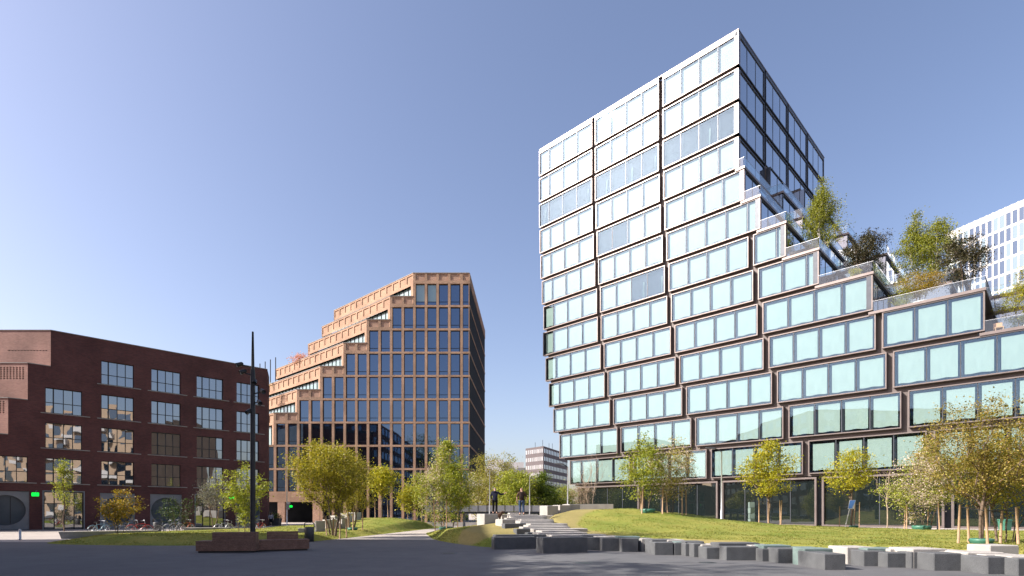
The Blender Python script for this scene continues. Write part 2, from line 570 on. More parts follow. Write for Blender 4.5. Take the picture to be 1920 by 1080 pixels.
# blades of grass standing on the three lawns: nobody could count them
g = np.random.default_rng(5)
V = []
for i, (cnt, (x0, x1, y0, y1)) in enumerate(((90000, (2, 34, 15, 56)), (16000, (-7, 2.5, 26, 48)), (34000, (-27, -8, 27, 70)))):
    b, c, h, tf, edge = LAWNS[i]
    ba = np.array([math.atan2(*(q - c)[::-1]) for q in b])
    br = np.array([math.hypot(*(q - c)) for q in b])
    o_ = np.argsort(ba)
    ba, br = ba[o_], br[o_]
    u = g.random(cnt)
    y = 1 / (1 / y0 + u * (1 / y1 - 1 / y0))              # denser near the viewer
    x = x0 + g.random(cnt) * (x1 - x0)
    clump = np.sin(x * 2.1 + np.sin(y * 1.3) * 2) + np.sin(y * 1.9 + x * 0.7) + g.normal(0, 0.9, cnt)
    d = np.stack([x, y], 1) - c
    fr = np.hypot(d[:, 0], d[:, 1]) / np.interp(np.arctan2(d[:, 1], d[:, 0]), ba, br, period=2 * math.pi)
    keep = (fr < 0.985) & (clump > -0.4)
    x, y, fr = x[keep], y[keep], fr[keep]
    e = np.minimum(1, (1 - fr) / edge)
    e = e * e * (3 - 2 * e)
    z = np.array([h(a, q) for a, q in zip(x, y)])
    z = 0.012 + (z - 0.012) * e
    ok = np.array([tf(a, q) < 0.5 for a, q in zip(x, y)])
    x, y, z = x[ok], y[ok], z[ok]
    k = len(x)
    a = g.random(k) * 2 * math.pi
    hh = 0.018 + 0.032 * g.random(k)
    ww = 0.014 + 0.0006 * y
    p = np.stack([x, y, z], 1)
    s_ = np.stack([np.cos(a), np.sin(a), 0 * a], 1) * ww[:, None]
    tip = p + np.stack([g.normal(0, 0.05, k), g.normal(0, 0.05, k), hh], 1)
    base = p - np.array((0, 0, 0.01))
    V.append(np.stack([base - s_, base + s_, tip], 1).reshape(-1, 3))
V = np.concatenate(V)
me = bpy.data.meshes.new('grass')
me.vertices.add(len(V)); me.vertices.foreach_set('co', V.ravel())
me.loops.add(len(V)); me.loops.foreach_set('vertex_index', np.arange(len(V)))
me.polygons.add(len(V) // 3); me.polygons.foreach_set('loop_start', np.arange(0, len(V), 3))
me.update(calc_edges=True)
me.materials.append(M['blade'])
tag(inst('grass', me), 'short green grass growing over the mounds and lawn island', 'grass', kind='stuff')

# iron covers set flush in the asphalt
cover = MB()
cover.lathe([(0.0, 0.008), (0.27, 0.008), (0.30, 0.004), (0.30, -0.02)], 20)
cover_me = cover.mesh('manhole_cover', M['black_metal'])
for x, y, lb in ((-2.5, 22.2, 'dark iron cover in the asphalt left of the nearest stone blocks'), (2.3, 17.9, 'dark iron cover in the asphalt in front of the block wall'),
                 (6.3, 18.0, 'dark iron cover in the asphalt close to the lowest wall blocks')):
    tag(inst('manhole_cover', cover_me, loc=(x, y, 0.0)), lb, 'cover', 'covers in the asphalt')

# ------------------------------------------------------------------ glass tower with stepped terraces
TO = (29.9, 73.8, 0.0)
TA = math.atan2(-0.7011, 0.7131)
tower = empty('office_tower', TO, TA, 'tall glass office tower with shifted window boxes and planted stepped terraces', 'office tower')
ZB, RH, GAPZ, FD = 6.1, 4.55, 0.50, 0.62
DQ = 37.6
QW = DQ / 4
OFFS = [None, -11.13, -11.13, -11.13, -11.0, -10.8, -10.5, -10.15, -9.77, -9.2, -8.45, -7.42, -6.05, -3.79, -2.05]
SR = [None, 0, 0, 0, 0, 0.73, 2.78, 5.9, 9.65, 15.2, 24.9, 36.5, 36.5, 36.5, 36.5]
SHIFT = (0, 1, 2, 2)


def s_right(r, j):
    if j == 0: return SR[r]
    v = SR[min(r + SHIFT[j], 13)]
    return v * 0.85 if r > 3 else 0.0


def ztop(r): return ZB + (14 - r) * RH
def s_left(r): return OFFS[r] - 2 * 12.15 + 0.3


unit = MB(); unit.box(-0.5, 0.5, -0.5, 0.5, -0.5, 0.5)
pane_me = unit.mesh('pane', M['tower_glass'])
side_me = unit.mesh('pane', M['side_glass'])
rail_me = unit.mesh('balustrade', M['rail_glass'])
mull_me = unit.mesh('mullion', M['mullion'])
curtain_mes = []
for k in range(5):                                        # five hangs of the same cloth, softly folded
    q = random.Random(40 + k)
    m = MB()
    nx, nz = 14, 6
    ph = [q.uniform(0, 6.3) for _ in range(4)]
    skew = q.uniform(-0.5, 0.5)
    for iz in range(nz + 1):
        for ix in range(nx + 1):
            u, z = ix / nx - 0.5, iz / nz - 0.5
            dy = 0.5 * math.sin(u * 26 + ph[0]) * (0.35 - 0.3 * z) + 0.6 * math.sin((u + skew * z) * 9 + ph[1]) * (0.4 - z * 0.6)
            m.v.append((u, dy, z + (0.012 * math.sin(u * 9 + ph[2]) if iz == 0 else 0)))
    for iz in range(nz):
        for ix in range(nx):
            a = iz * (nx + 1) + ix
            m.f.append((a, a + 1, a + nx + 2, a + nx + 1)); m.m.append(0)
    curtain_mes.append(m.mesh('curtain', M['curtain'], True))

wall = MB()
for r in range(1, 14):
    for j in range(4):
        wall.box(s_left(r) + 0.15, s_right(r, j) - FD, max(FD, j * QW), (j + 1) * QW, ztop(r) - RH, ztop(r))
wall.build('wall', M['cladding'], tower)
m = MB()
m.box(s_left(13) + 4, 36, FD + 0.6, DQ, 0.0, ZB)
m.build('lobby_wall', M['interior'], tower)


def frame_mesh(wd, ht, bar=0.12, depth=FD):
    m = MB()
    m.box(0, wd, 0, depth, 0, bar)
    m.box(0, wd, 0, depth, ht - bar, ht)
    m.box(0, bar, 0.002, depth, bar, ht - bar)
    m.box(wd - bar, wd, 0.002, depth, bar, ht - bar)
    return m


def bay(r, s0, s1, widths, clear=(), side=None, curtain=True):
    """one protruding window box: frame, panes, mullions and curtains"""
    ht = RH - GAPZ
    z0 = ztop(r) - RH + GAPZ * 0.5
    if r == 1: ht += 0.42
    wd = s1 - s0
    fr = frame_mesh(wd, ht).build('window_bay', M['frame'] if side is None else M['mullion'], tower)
    if side is None:
        fr.location = (s0, 0, z0)
    else:
        fr.location = (side, s0, z0)
        fr.rotation_euler = (0, 0, math.pi / 2)
    x, bar = 0.12, 0.12
    bk_m = MB(); bk_m.box(0.16, wd - 0.16, FD - 0.06, FD - 0.01, 0.16, ht - 0.16); bk_m.build('room_back', M['room'], fr)
    if r == 1:
        bk_m = MB(); bk_m.box(bar, wd - bar, 0.02, 0.3, ht - bar - 0.42, ht - bar); bk_m.build('fascia', M['frame'] if side is None else M['mullion'], fr)
    tot = sum(widths)
    for i, wq in enumerate(widths):
        pw = wq / tot * (wd - 2 * bar)
        top = ht - bar - (0.42 if r == 1 else 0)
        cz, hz = (bar + top) / 2, top - bar
        tilt = (R(rnd.uniform(-0.25, 0.25)), 0, R(rnd.uniform(-0.25, 0.25)))
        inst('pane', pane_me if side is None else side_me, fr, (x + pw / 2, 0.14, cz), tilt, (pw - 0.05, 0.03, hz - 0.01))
        if i: inst('mullion', mull_me, fr, (x, 0.15, cz), (0, 0, 0), (0.09, 0.12, hz - 0.004))
        if curtain and i not in clear:
            ins = 0.27 if pw > 1.6 else 0.14
            inst('curtain', curtain_mes[rnd.randrange(5)], fr, (x + pw / 2 + 0.04, 0.34, cz + rnd.uniform(-0.03, 0.02)), (0, 0, 0),
                 (pw - 2 * ins, 0.022, hz - 2 * ins - (0.12 if rnd.random() < 0.2 else 0)))
        elif curtain and rnd.random() < 0.6:                 # drawn aside: a narrow hanging strip
            inst('curtain', curtain_mes[rnd.randrange(5)], fr, (x + pw * rnd.uniform(0.3, 0.85), 0.42, cz - hz * 0.12), (0, 0, 0), (0.22, 0.3, hz * 0.62))
        x += pw
    return fr


def pane_widths(length):
    full = 2.93
    n = int(length / full + 0.25)
    rest = length - n * full
    w_ = [full] * max(n, 1)
    if rest > 0.55: w_.append(rest)
    return w_


CLEAR = {(3, 0): (0, 1, 2, 3), (3, 1): (0, 1, 2, 3), (3, 2): (0, 1, 2, 3), (5, 1): (0, 1), (7, 1): (2, 3)}
for r in range(1, 14):
    c = 0
    while True:
        s0 = OFFS[r] + (c - 2) * (12.05 if r < 8 else 12.28)
        s1 = s0 + (12.05 if r < 8 else 12.28) - 0.62
        end = SR[r]
        if s0 > min(end, 33): break
        if (r == 6 and c == 2) or (r == 5 and c == 2): s1 = end
        if end - s1 < 1.2 or s1 > end: s1 = end
        wl = [2.0, 2.93, 2.93, 2.93] if c == 0 else ([2.93] * 4 if s1 < end - 0.1 and s1 - s0 < 12.3 else pane_widths(s1 - s0))
        if r >= 9 and abs((s1 - s0) - 10.3) < 0.7: wl = [1] * 4
        bay(r, s0, s1, wl, CLEAR.get((r, c), ()))
        if s1 >= end - 0.01: break
        c += 1
    if r <= 9:                                            # the shaded return facade behind the corner
        for j in range(4):
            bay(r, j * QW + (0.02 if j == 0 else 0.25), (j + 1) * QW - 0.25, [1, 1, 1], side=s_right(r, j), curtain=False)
# glazed ends of the deeper blocks where they step out past the one in front
for r in range(4, 12):
    for j in range(1, 4):
        a, b = s_right(r, j - 1), s_right(r, j)
        if b - a < 1.5: continue
        n = max(1, round((b - a) / 2.9))
        for k in range(n):
            x0, x1 = a + (b - a) * k / n, a + (b - a) * (k + 1) / n
            inst('end_pane', side_me, tower, ((x0 + x1) / 2, j * QW - 0.03, ztop(r) - RH / 2), (0, 0, R(rnd.uniform(-.3, .3))), (x1 - x0 - 0.12, 0.04, RH - 0.9))
# roof coping and terrace slabs with glass balustrades
m = MB()
m.box(s_left(1), 0.03, -0.03, FD, ztop(1) + 0.22, ztop(1) + 0.34)
m.box(-FD, 0.03, FD, DQ, ztop(1) + 0.22, ztop(1) + 0.34)
m.box(s_left(1), -FD, FD, DQ, ztop(1), ztop(1) + 0.1)
m.build('roof_coping', M['frame'], tower)
for r in range(5, 14):
    for j in range(4):
        sp, se = s_right(r - 1, j), s_right(r, j)
        if se - sp < 0.5: continue
        z = ztop(r) - GAPZ * 0.5
        q0, q1 = j * QW, (j + 1) * QW
        edge = -0.12 if j == 0 else q0
        m = MB()
        m.box(sp - 0.4, se + 0.12, edge, q1, z + 0.01, z + 0.30)
        m.build('terrace_slab', M['frame'], tower)
        m = MB()
        m.box(sp - 0.4, se - 0.1, edge + 0.25, q1, z + 0.302, z + 0.33)
        m.build('terrace_floor', M['terrace'], tower)
        n = max(1, round((se - sp) / 2.0))
        for k in range(n):                                # panels along the front edge
            a = sp + 0.05 + (se - sp - 0.1) * k / n
            b = sp + 0.05 + (se - sp - 0.1) * (k + 1) / n - 0.02
            inst('balustrade', rail_me, tower, ((a + b) / 2, edge + 0.05, z + 0.86), (0, 0, 0), (b - a, 0.03, 1.15))
        n = 4
        for k in range(n):                                # and along the return
            a, b = edge + 0.06 + (q1 - edge - 0.1) * k / n, edge + 0.04 + (q1 - edge - 0.1) * (k + 1) / n
            inst('balustrade', rail_me, tower, (se + 0.06, (a + b) / 2, z + 0.86), (0, 0, 0), (0.03, b - a, 1.15))
        m = MB()
        m.box(sp, se + 0.08, edge + 0.03, edge + 0.07, z + 1.435, z + 1.46)
        m.box(se + 0.04, se + 0.08, edge + 0.07, q1, z + 1.435, z + 1.46)
        m.build('handrail', M['steel'], tower)
# street level: tall dark glazing between bronze frames
lob_me = unit.mesh('pane', M['lobby_glass'])
for c in range(6):
    s0 = OFFS[14] + (c - 2) * 12.28 - 0.3
    s1 = s0 + 11.7
    if s0 > 34: break
    fr = frame_mesh(s1 - s0, ZB - 0.15, 0.22, 0.5).build('lobby_bay', M['frame'], tower, loc=(s0, 0.16, 0.0))
    pw = (s1 - s0 - 0.44) / 4
    for i in range(4):
        inst('pane', lob_me, fr, (0.22 + pw * (i + 0.5), 0.3, ZB / 2 - 0.05), (R(rnd.uniform(-.2, .2)), 0, R(rnd.uniform(-.2, .2))), (pw - 0.06, 0.03, ZB - 0.64))
        if i: inst('mullion', mull_me, fr, (0.22 + pw * i, 0.3, ZB / 2 - 0.05), (0, 0, 0), (0.08, 0.1, ZB - 0.62))
m = MB()
m.lathe([(0.0, 1.5), (0.35, 1.4), (0.5, 1.0), (0.5, 0.5), (0.1, 0.45), (0.1, 0.0)], 12)
m.build('roof_antenna', M['white_bldg'], tower, smooth=True, loc=(-1.0, 17.0, ztop(1) + 0.1))

# ------------------------------------------------------------------ tan brick office building with sloping terraces
BY = 95.0
brown = empty('office_building', (-7.25, BY, 0), 0, 'tan brick office building with stair-stepped terraces and rows of dark blue windows', 'office building')
PITCH, WW, WH, RPT = 1.976, 1.55, 3.64, 3.96
LFT = (-0.734, 0.679)                                     # direction of the receding terrace fronts
TLEN = [None, 26, 23, 20.5, 26, 30, 30, 30]
def wtop(k): return 40.6 - RPT * (k - 1)
def wspan(c):                                             # local x range of window column c counted from the corner
    if c == 0: return (-1.12, -0.12)
    return (-1.66 - PITCH * (c - 1) - WW, -1.66 - PITCH * (c - 1))
def ncol(k): return 5 + 2 * (k - 1) if k < 8 else 20
def xleft(k): return wspan(ncol(k) - 1)[0] - 0.42
RB = (1.15, 30.2)                                         # far corner of the right flank

bp, bb = MB(), MB()
bpane = MB(); bpane.box(-0.5, 0.5, -0.5, 0.5, -0.5, 0.5)
bpane_me = bpane.mesh('pane', M['brown_glass'])
tpane_me = bpane.mesh('pane', M['teal_glass'])
wf = MB()
for x0, x1, z0, z1 in ((-WW / 2, WW / 2, 0, 0.07), (-WW / 2, WW / 2, WH - 0.07, WH), (-WW / 2, -WW / 2 + 0.07, 0.07, WH - 0.07), (WW / 2 - 0.07, WW / 2, 0.07, WH - 0.07),
                       (-WW / 2 + 0.07, WW / 2 - 0.07, 0.62, 0.70)):
    wf.box(x0, x1, 0, 0.1, z0, z1)
wf_me = wf.mesh('window', M['black_metal'])
for k in range(1, 10):
    zt = wtop(k)
    for c in range(ncol(k)):
        a, b = wspan(c)
        if k == 9 and c < 13:                             # the double-height glazing at the right
            continue
        o = inst('window', wf_me, brown, ((a + b) / 2, 0.34, zt - WH), (0, 0, 0), ((b - a) / WW, 1, 1))
        g1 = tpane_me if (k == 1 and c in (3, 4)) else bpane_me
        inst('pane', g1, o, (0, 0.06, 2.14), (R(rnd.uniform(-.15, .15)), 0, R(rnd.uniform(-.15, .15))), (WW - 0.13, 0.02, 2.87))
        inst('pane', bpane_me, o, (0, 0.06, 0.345), (R(rnd.uniform(-.15, .15)), 0, 0), (WW - 0.13, 0.02, 0.55))
for c in range(13):
    a, b = wspan(c)
    o = MB()
    for z0, z1 in ((0, 0.1), (8.8, 8.9), (4.4, 4.5)): o.box(a, b, 0, 0.1, z0, z1)
    o = o.build('tall_window', M['black_metal'], brown, loc=(0, 0.34, 0))
    for z in (2.25, 6.65):
        inst('pane', bpane_me, o, ((a + b) / 2, 0.06, z), (R(rnd.uniform(-.15, .15)), 0, R(rnd.uniform(-.15, .15))), (b - a - 0.02, 0.02, 4.26))
# brick bands and piers, each a piece of its own
for k in range(1, 10):
    z = wtop(k)
    m = MB()
    m.box(xleft(k) if k < 8 else xleft(8), 0.0, 0.0, 0.5, z, z + 0.32)
    m.build('band', M['tan_brick'], brown)
for c in range(20):
    a, b = wspan(c)
    kt = 1 if c < 5 else min(8, (c - 5) // 2 + 2)
    m = MB()
    xr = a - 0.0
    m.box(xr - 0.42, xr, 0.012, 0.46, 0.0 if c < 13 else 5.2, wtop(kt) - 0.002)
    m.build('pier', M['tan_brick'], brown)
m = MB(); m.box(-0.12, 0.0, 0.012, 0.46, 8.9, wtop(1) - 0.002); m.build('pier', M['tan_brick'], brown)
# brick band and passage openings at street level on the left
m = MB(); m.box(xleft(9), wspan(12)[0] - 0.42, 0.0, 0.5, 3.5, 5.26); m.build('band', M['tan_brick'], brown)
for x in (xleft(9) + 1.2, xleft(9) + 7.5, wspan(12)[0] - 0.8):
    m = MB(); m.box(x - 0.9, x + 0.3, 0.02, 1.4, 0, 3.5); m.build('column', M['tan_panel'], brown)
# parapets above the steps with sunk relief panels
panel_me = {}
for k in range(1, 8):
    cols = range(0, 5) if k == 1 else (range(ncol(k) - 2, ncol(k)))
    hp = 1.48
    z0 = wtop(k) + 0.32
    x0 = xleft(k)
    x1 = 0.0 if k == 1 else xleft(k - 1)
    ops = [(wspan(c)[0] + 0.0, wspan(c)[1], z0 + 0.22, z0 + hp - 0.2) for c in cols]
    m = MB(); wall_grid(m, x0, x1 - 0.002, z0, z0 + hp, ops, 0.0, 0.12)
    m.build('parapet', M['tan_brick'], brown)
    for a, b, c_, d in ops:
        m = MB(); m.box(a, b, 0.10, 0.3, c_, d); m.build('relief_panel', M['tan_panel'], brown)
    m = MB(); m.box(x0 - 0.06, x1 - 0.002, -0.05, 0.5, z0 + hp, z0 + hp + 0.08); m.build('coping', M['coping'], brown)
    # the receding terrace front: sunk panels in the parapet, a strip of glass beneath
    L = TLEN[k]
    grp = MB()
    n = max(3, int(L / 1.976))
    pw = L / n
    ops = [(i * pw + 0.22, (i + 1) * pw - 0.16, z0 - 0.05, z0 + hp - 0.28) for i in range(n)]
    wall_grid(grp, 0, L, z0 - 0.55, z0 + hp, ops, 0.0, 0.14)
    ang = math.atan2(LFT[1], LFT[0]) + math.pi            # local x runs from the far end towards the corner
    ex, ey = x0 + LFT[0] * L, LFT[1] * L
    tp = grp.build('terrace_parapet', M['tan_brick'], brown, loc=(ex, ey, 0), rot=(0, 0, ang))
    for a, b, c_, d in ops:
        q = MB(); q.box(a, b, 0.12, 0.26, c_, d); q.build('sunk_panel', M['tan_brick'], tp)
    q = MB(); q.box(-0.05, L + 0.04, -0.05, 0.45, z0 + hp, z0 + hp + 0.08); q.build('coping', M['coping'], tp)
    q = MB(); q.box(-0.02, 0.3, 0.0, 2.0, z0 - 0.55, z0 + hp - 0.01); q.box(L - 0.6, L - 0.01, 0.002, 0.5, z0 - 4, z0 - 0.552); q.build('end_pier', M['tan_brick'], tp)
    q = MB()
    q.box(0.1, L - 0.6, 0.5, 0.55, z0 - 4.1, z0 - 0.552)
    gl = q.build('terrace_glazing', M['teal_glass'], tp)
    for i in range(int(L / 1.3)):
        q = MB(); q.box(L - 0.6 - 1.3 * i - 0.06, L - 0.6 - 1.3 * i, 0.4, 0.52, z0 - 4.1, z0 - 0.56); q.build('mullion', M['black_metal'], tp)
# the mass behind the fronts, floor by floor
m = MB()
for k in range(1, 10):
    z1 = wtop(k) + 0.32 + (1.0 if k == 1 else -0.02)
    z0 = wtop(k) - RPT + 0.32
    kk = min(k, 7)
    x0 = xleft(min(k, 8))
    L = TLEN[kk]
    pts = [(x0 + 0.75, 0.46), (-0.05, 0.46), (RB[0] - 0.05, RB[1]), (x0 + LFT[0] * L + 1.2, RB[1] + 2), (x0 + LFT[0] * L + 0.9, LFT[1] * L + 0.6)]
    if k == 9: pts = [(x0 + 0.75, 0.46), (-0.2, 0.46), (-7.0, 30.0), (x0 - 18, 30.0)]
    m.prism(pts, z0, z1)
m.build('core', M['dark_panel'], brown)
m = MB()
m.prism([(wspan(12)[0], 0.46), (-0.2, 0.46), (-7.0, 30.0), (wspan(12)[0], 30)], 0, wtop(9) - RPT + 0.32)
m.prism([(xleft(9), 5.0), (wspan(12)[0], 5.0), (wspan(12)[0], 30), (xleft(9) - 18, 30)], 0, wtop(9) - RPT + 0.32)
m.build('street_level_core', M['dark_panel'], brown)
# shaded right flank: slate panels between thin copper bands, cantilevered over the ground floor
fl = math.hypot(*RB)
fa = math.atan2(RB[1], RB[0])
flank = empty('flank', (0, 0, 0), fa)
flank.parent = brown
for k in range(1, 9):
    z = wtop(k)
    m = MB(); m.box(0.0, fl, -0.10, 0.0, z, z + (0.32 if k > 1 else 1.8)); m.build('band', M['tan_brick'], flank)
    n = 14
    for i in range(n):
        m = MB(); m.box(0.12 + i * (fl - 0.2) / n + 0.08, 0.12 + (i + 1) * (fl - 0.2) / n - 0.08, -0.03, 0.0, z - WH + 0.02, z - 0.02)
        m.build('slate_panel', M['dark_panel'], flank)
m = MB(); m.prism([(-0.2, 0.5), (0.0, 0.02), (RB[0], RB[1]), (-7.2, 30)], wtop(8) - RPT + 0.18, wtop(8) - RPT + 0.30); m.build('soffit', M['tan_brick'], brown)
# flues on the lower roof
for i in range(4):
    m = MB(); m.tube([(-41 + 1.0 * i, 12, 26.6), (-41 + 1.0 * i, 12, 30.2 + 0.4 * i)], 0.09, 6); m.build('flue', M['black_metal'], brown)

# ------------------------------------------------------------------ dark red brick building on the left
LA = math.atan2(0.713, 0.701)
brick = empty('brick_building', (-43.0, 55.9, 0), LA, 'dark red brick building with gridded windows and round ground-floor openings', 'building')
WX = [(-7.2, -4.12), (-2.83, 0.0), (1.58, 4.38), (5.98, 8.78), (10.4, 13.2), (14.7, 17.3)]
WZ = [(14.8, 17.2), (11.3, 13.75), (7.9, 10.36), (4.5, 6.95)]
T0, T1 = -14.0, 18.3
STEP = [(-2.43, 19.3), (-4.12, 15.8), (-5.5, 12.3), (T0, 8.9)]
ops, wins = [], []
for i, (a, b) in enumerate(WX):
    for j, (c_, d) in enumerate(WZ):
        if (i == 1 and j == 0) or (i == 0 and j < 3): continue
        ops.append((a, b, c_, d)); wins.append((a, b, c_, d))
    ops.append((a - 0.12, b + 0.12, 0.0, 3.68))
m = MB()
for a, b, top in ((T0, -5.5, 8.9), (-5.5, -4.12, 12.3), (-4.12, -2.43, 15.8), (-2.43, T1, 19.3)):
    loc = [(max(o[0], a), min(o[1], b), o[2], o[3]) for o in ops if min(o[1], b) - max(o[0], a) > 0.02]
    # each strip of wall is cut only where an opening crosses it
    xs = sorted({a, b, *[o[0] for o in loc], *[o[1] for o in loc]})
    zs = sorted({0.0, top, *[o[2] for o in loc], *[o[3] for o in loc]})
    for i in range(len(xs) - 1):
        for j in range(len(zs) - 1):
            cx, cz = (xs[i] + xs[i + 1]) / 2, (zs[j] + zs[j + 1]) / 2
            if not any(o[0] < cx < o[1] and o[2] < cz < o[3] for o in loc):
                m.quad((xs[i], 0, zs[j]), (xs[i + 1], 0, zs[j]), (xs[i + 1], 0, zs[j + 1]), (xs[i], 0, zs[j + 1]))
wall_grid(m, T0, T0 + 0.001, 0, 0.001, ops, 0.0, 0.34)
m.quad((T1, 0, 0), (T1 + 0.5, 0.7, 0), (T1 + 0.5, 0.7, 18.6), (T1, 0, 19.3))
m.quad((T1 + 0.5, 0.7, 0), (T1 + 0.5, 16, 0), (T1 + 0.5, 16, 18.6), (T1 + 0.5, 0.7, 18.6))
m.build('wall', M['red_brick'], brick)
glass_unit = MB(); glass_unit.box(-0.5, 0.5, -0.5, 0.5, -0.5, 0.5)
rpane_me = glass_unit.mesh('pane', M['red_glass'])
for a, b, c_, d in wins:
    wd, ht = b - a, d - c_
    xs = [0.0, wd * 0.22, wd * 0.49, wd * 0.745, wd]
    zs = [0.0, ht * 0.42, ht]
    m = MB()
    m.box(0, wd, 0, 0.1, 0, 0.07); m.box(0, wd, 0, 0.1, ht - 0.07, ht)
    for i, x in enumerate(xs):
        t = 0.05 if i in (0, 1, 4) else 0.03
        m.box(max(x - t, 0), min(x + t, wd), 0.002, 0.098, 0.07, ht - 0.07)
    m.box(0.05, wd - 0.05, 0.004, 0.096, zs[1] - 0.03, zs[1] + 0.03)
    fr = m.build('window', M['black_metal'], brick, loc=(a, 0.2, c_))
    for i in range(4):
        for j in range(2):
            inst('pane', rpane_me, fr, ((xs[i] + xs[i + 1]) / 2, 0.06, (zs[j] + zs[j + 1]) / 2), (R(rnd.uniform(-.5, .5)), 0, R(rnd.uniform(-.6, .6))),
                 (xs[i + 1] - xs[i] - 0.02, 0.02, zs[j + 1] - zs[j] - 0.02))
    m = MB(); m.box(-0.35, wd + 0.65, -0.06, 0.30, -0.08, -0.002); m.build('sill', M['coping'], brick, loc=(a, 0, c_))
# ground floor: round openings in grey panels, and plain glazing
for i, (a, b) in enumerate(WX):
    a, b = a - 0.12, b + 0.12
    wd = b - a
    if i in (0, 2, 3, 5):
        n, cx, cz, rr = 32, wd / 2, 1.86, 1.42
        m = MB()
        ring, outer = [], []
        angs = sorted([2 * math.pi * k / n for k in range(n)] + [math.atan2(sy_ * 1.8, sx_ * wd / 2) % (2 * math.pi) for sx_ in (-1, 1) for sy_ in (-1, 1)])
        n = len(angs)
        for t in angs:
            ring.append((cx + rr * math.cos(t), cz + rr * math.sin(t)))
            s = 1 / max(abs(math.cos(t)) / (wd / 2), abs(math.sin(t)) / 1.8)
            outer.append((cx + s * math.cos(t), min(max(1.84 + s * math.sin(t), 0.02), 3.66)))
        for k in range(n):
            k2 = (k + 1) % n
            m.quad((outer[k][0], 0, outer[k][1]), (outer[k2][0], 0, outer[k2][1]), (ring[k2][0], 0, ring[k2][1]), (ring[k][0], 0, ring[k][1]))
            m.quad((ring[k][0], 0, ring[k][1]), (ring[k2][0], 0, ring[k2][1]), (ring[k2][0], 0.3, ring[k2][1]), (ring[k][0], 0.3, ring[k][1]))
        o = m.build('round_opening', M['grey_panel'], brick, loc=(a, 0.1, 0))
        q = MB(); q.box(0.05, wd - 0.05, 0.30, 0.33, 0.05, 3.6); q.build('pane', M['red_glass'], o)
        q = MB(); q.box(cx + 0.3, cx + 0.36, 0.24, 0.29, 0.6, 3.1); q.build('mullion', M['black_metal'], o)
    else:
        m = MB()
        for x in (0, wd * 0.25, wd * 0.5, wd * 0.75, wd - 0.08): m.box(x, x + 0.08, 0, 0.1, 0.0, 3.62)
        m.box(0.08, wd - 0.09, 0.002, 0.09, 2.5, 2.57); m.box(0.08, wd - 0.09, 0.002, 0.09, 0.0, 0.08)
        o = m.build('shopfront', M['black_metal'], brick, loc=(a, 0.18, 0))
        for x in range(4):
            for z0, z1 in ((0.08, 2.5), (2.57, 3.6)):
                inst('pane', rpane_me, o, (0.04 + wd * (0.125 + 0.25 * x), 0.07, (z0 + z1) / 2), (R(rnd.uniform(-.4, .4)), 0, R(rnd.uniform(-.4, .4))), (wd * 0.25 - 0.02, 0.02, z1 - z0))
        m = MB(); m.box(-0.1, wd + 0.1, -0.03, 0.15, 3.682, 3.78); m.box(-0.1, -0.002, -0.03, 0.1, 0, 3.68); m.box(wd + 0.002, wd + 0.1, -0.03, 0.1, 0, 3.68)
        m.build('surround', M['grey_panel'], brick, loc=(a, 0, 0))
# stepped terrace walls that turn towards the sun, with open brickwork near the top
TD = (-0.701, 0.713)
for k, (t0, zt, zb, rows, z_l) in enumerate(((-2.43, 19.3, 15.0, 1, 17.3), (-4.12, 15.8, 11.6, 7, 14.3), (-5.5, 12.3, 8.2, 7, 10.9))):
    L = 13.0
    m = MB()
    ops = []
    nh = 13 if rows == 1 else 12
    for i in range(nh):
        for j in range(rows):
            x = L - 0.35 - i * 0.30
            ops.append((x - 0.17, x, z_l + j * 0.17, z_l + j * 0.17 + 0.11))
    wall_grid(m, 0, L, zb, zt - (0.35 if k == 0 else 0.0), ops, 0, 0.1)
    if k == 0: m.box(0, L, -0.001, 0.1, zt - 0.349, zt)
    ang = math.atan2(TD[1], TD[0]) + math.pi
    o = m.build('terrace_wall', M['red_brick_sunlit'], brick, loc=(t0 + TD[0] * L, TD[1] * L, 0), rot=(0, 0, ang))
    q = MB(); q.box(0, L - 0.2, 0.11, 0.25, zb, zt - 0.02); q.build('backing', M['red_brick'], o)
    q = MB(); q.box(-0.05, L, -0.05, 0.35, zt + 0.002, zt + 0.07); q.build('coping', M['coping'], o)
m = MB()
for a, top in ((-2.43, 19.3), (-4.12, 15.8), (-5.5, 12.3), (-9.0, 8.9)):
    m.prism([(a + 0.7, 0.36), (T1, 0.36), (T1 + 0.4, 16), (a - 11.3, 16), (a - 8.4, 9.4)], 0 if a < -8 else top - 3.6, top - 0.05)
m.build('core', M['interior'], brick)
m = MB()
for a, b, z in ((-2.43, T1, 19.3), (-4.12, -2.44, 15.8), (-5.5, -4.13, 12.3), (T0, -5.51, 8.9)):
    m.box(a, b, -0.05, 0.35, z + 0.003, z + 0.07)
m.build('coping', M['coping'], brick)

# ------------------------------------------------------------------ buildings in the distance
def px(x, y, Y):
    return Vector(((x - 960) / F * Y, Y, EYE + (HOR - y) / F * Y))


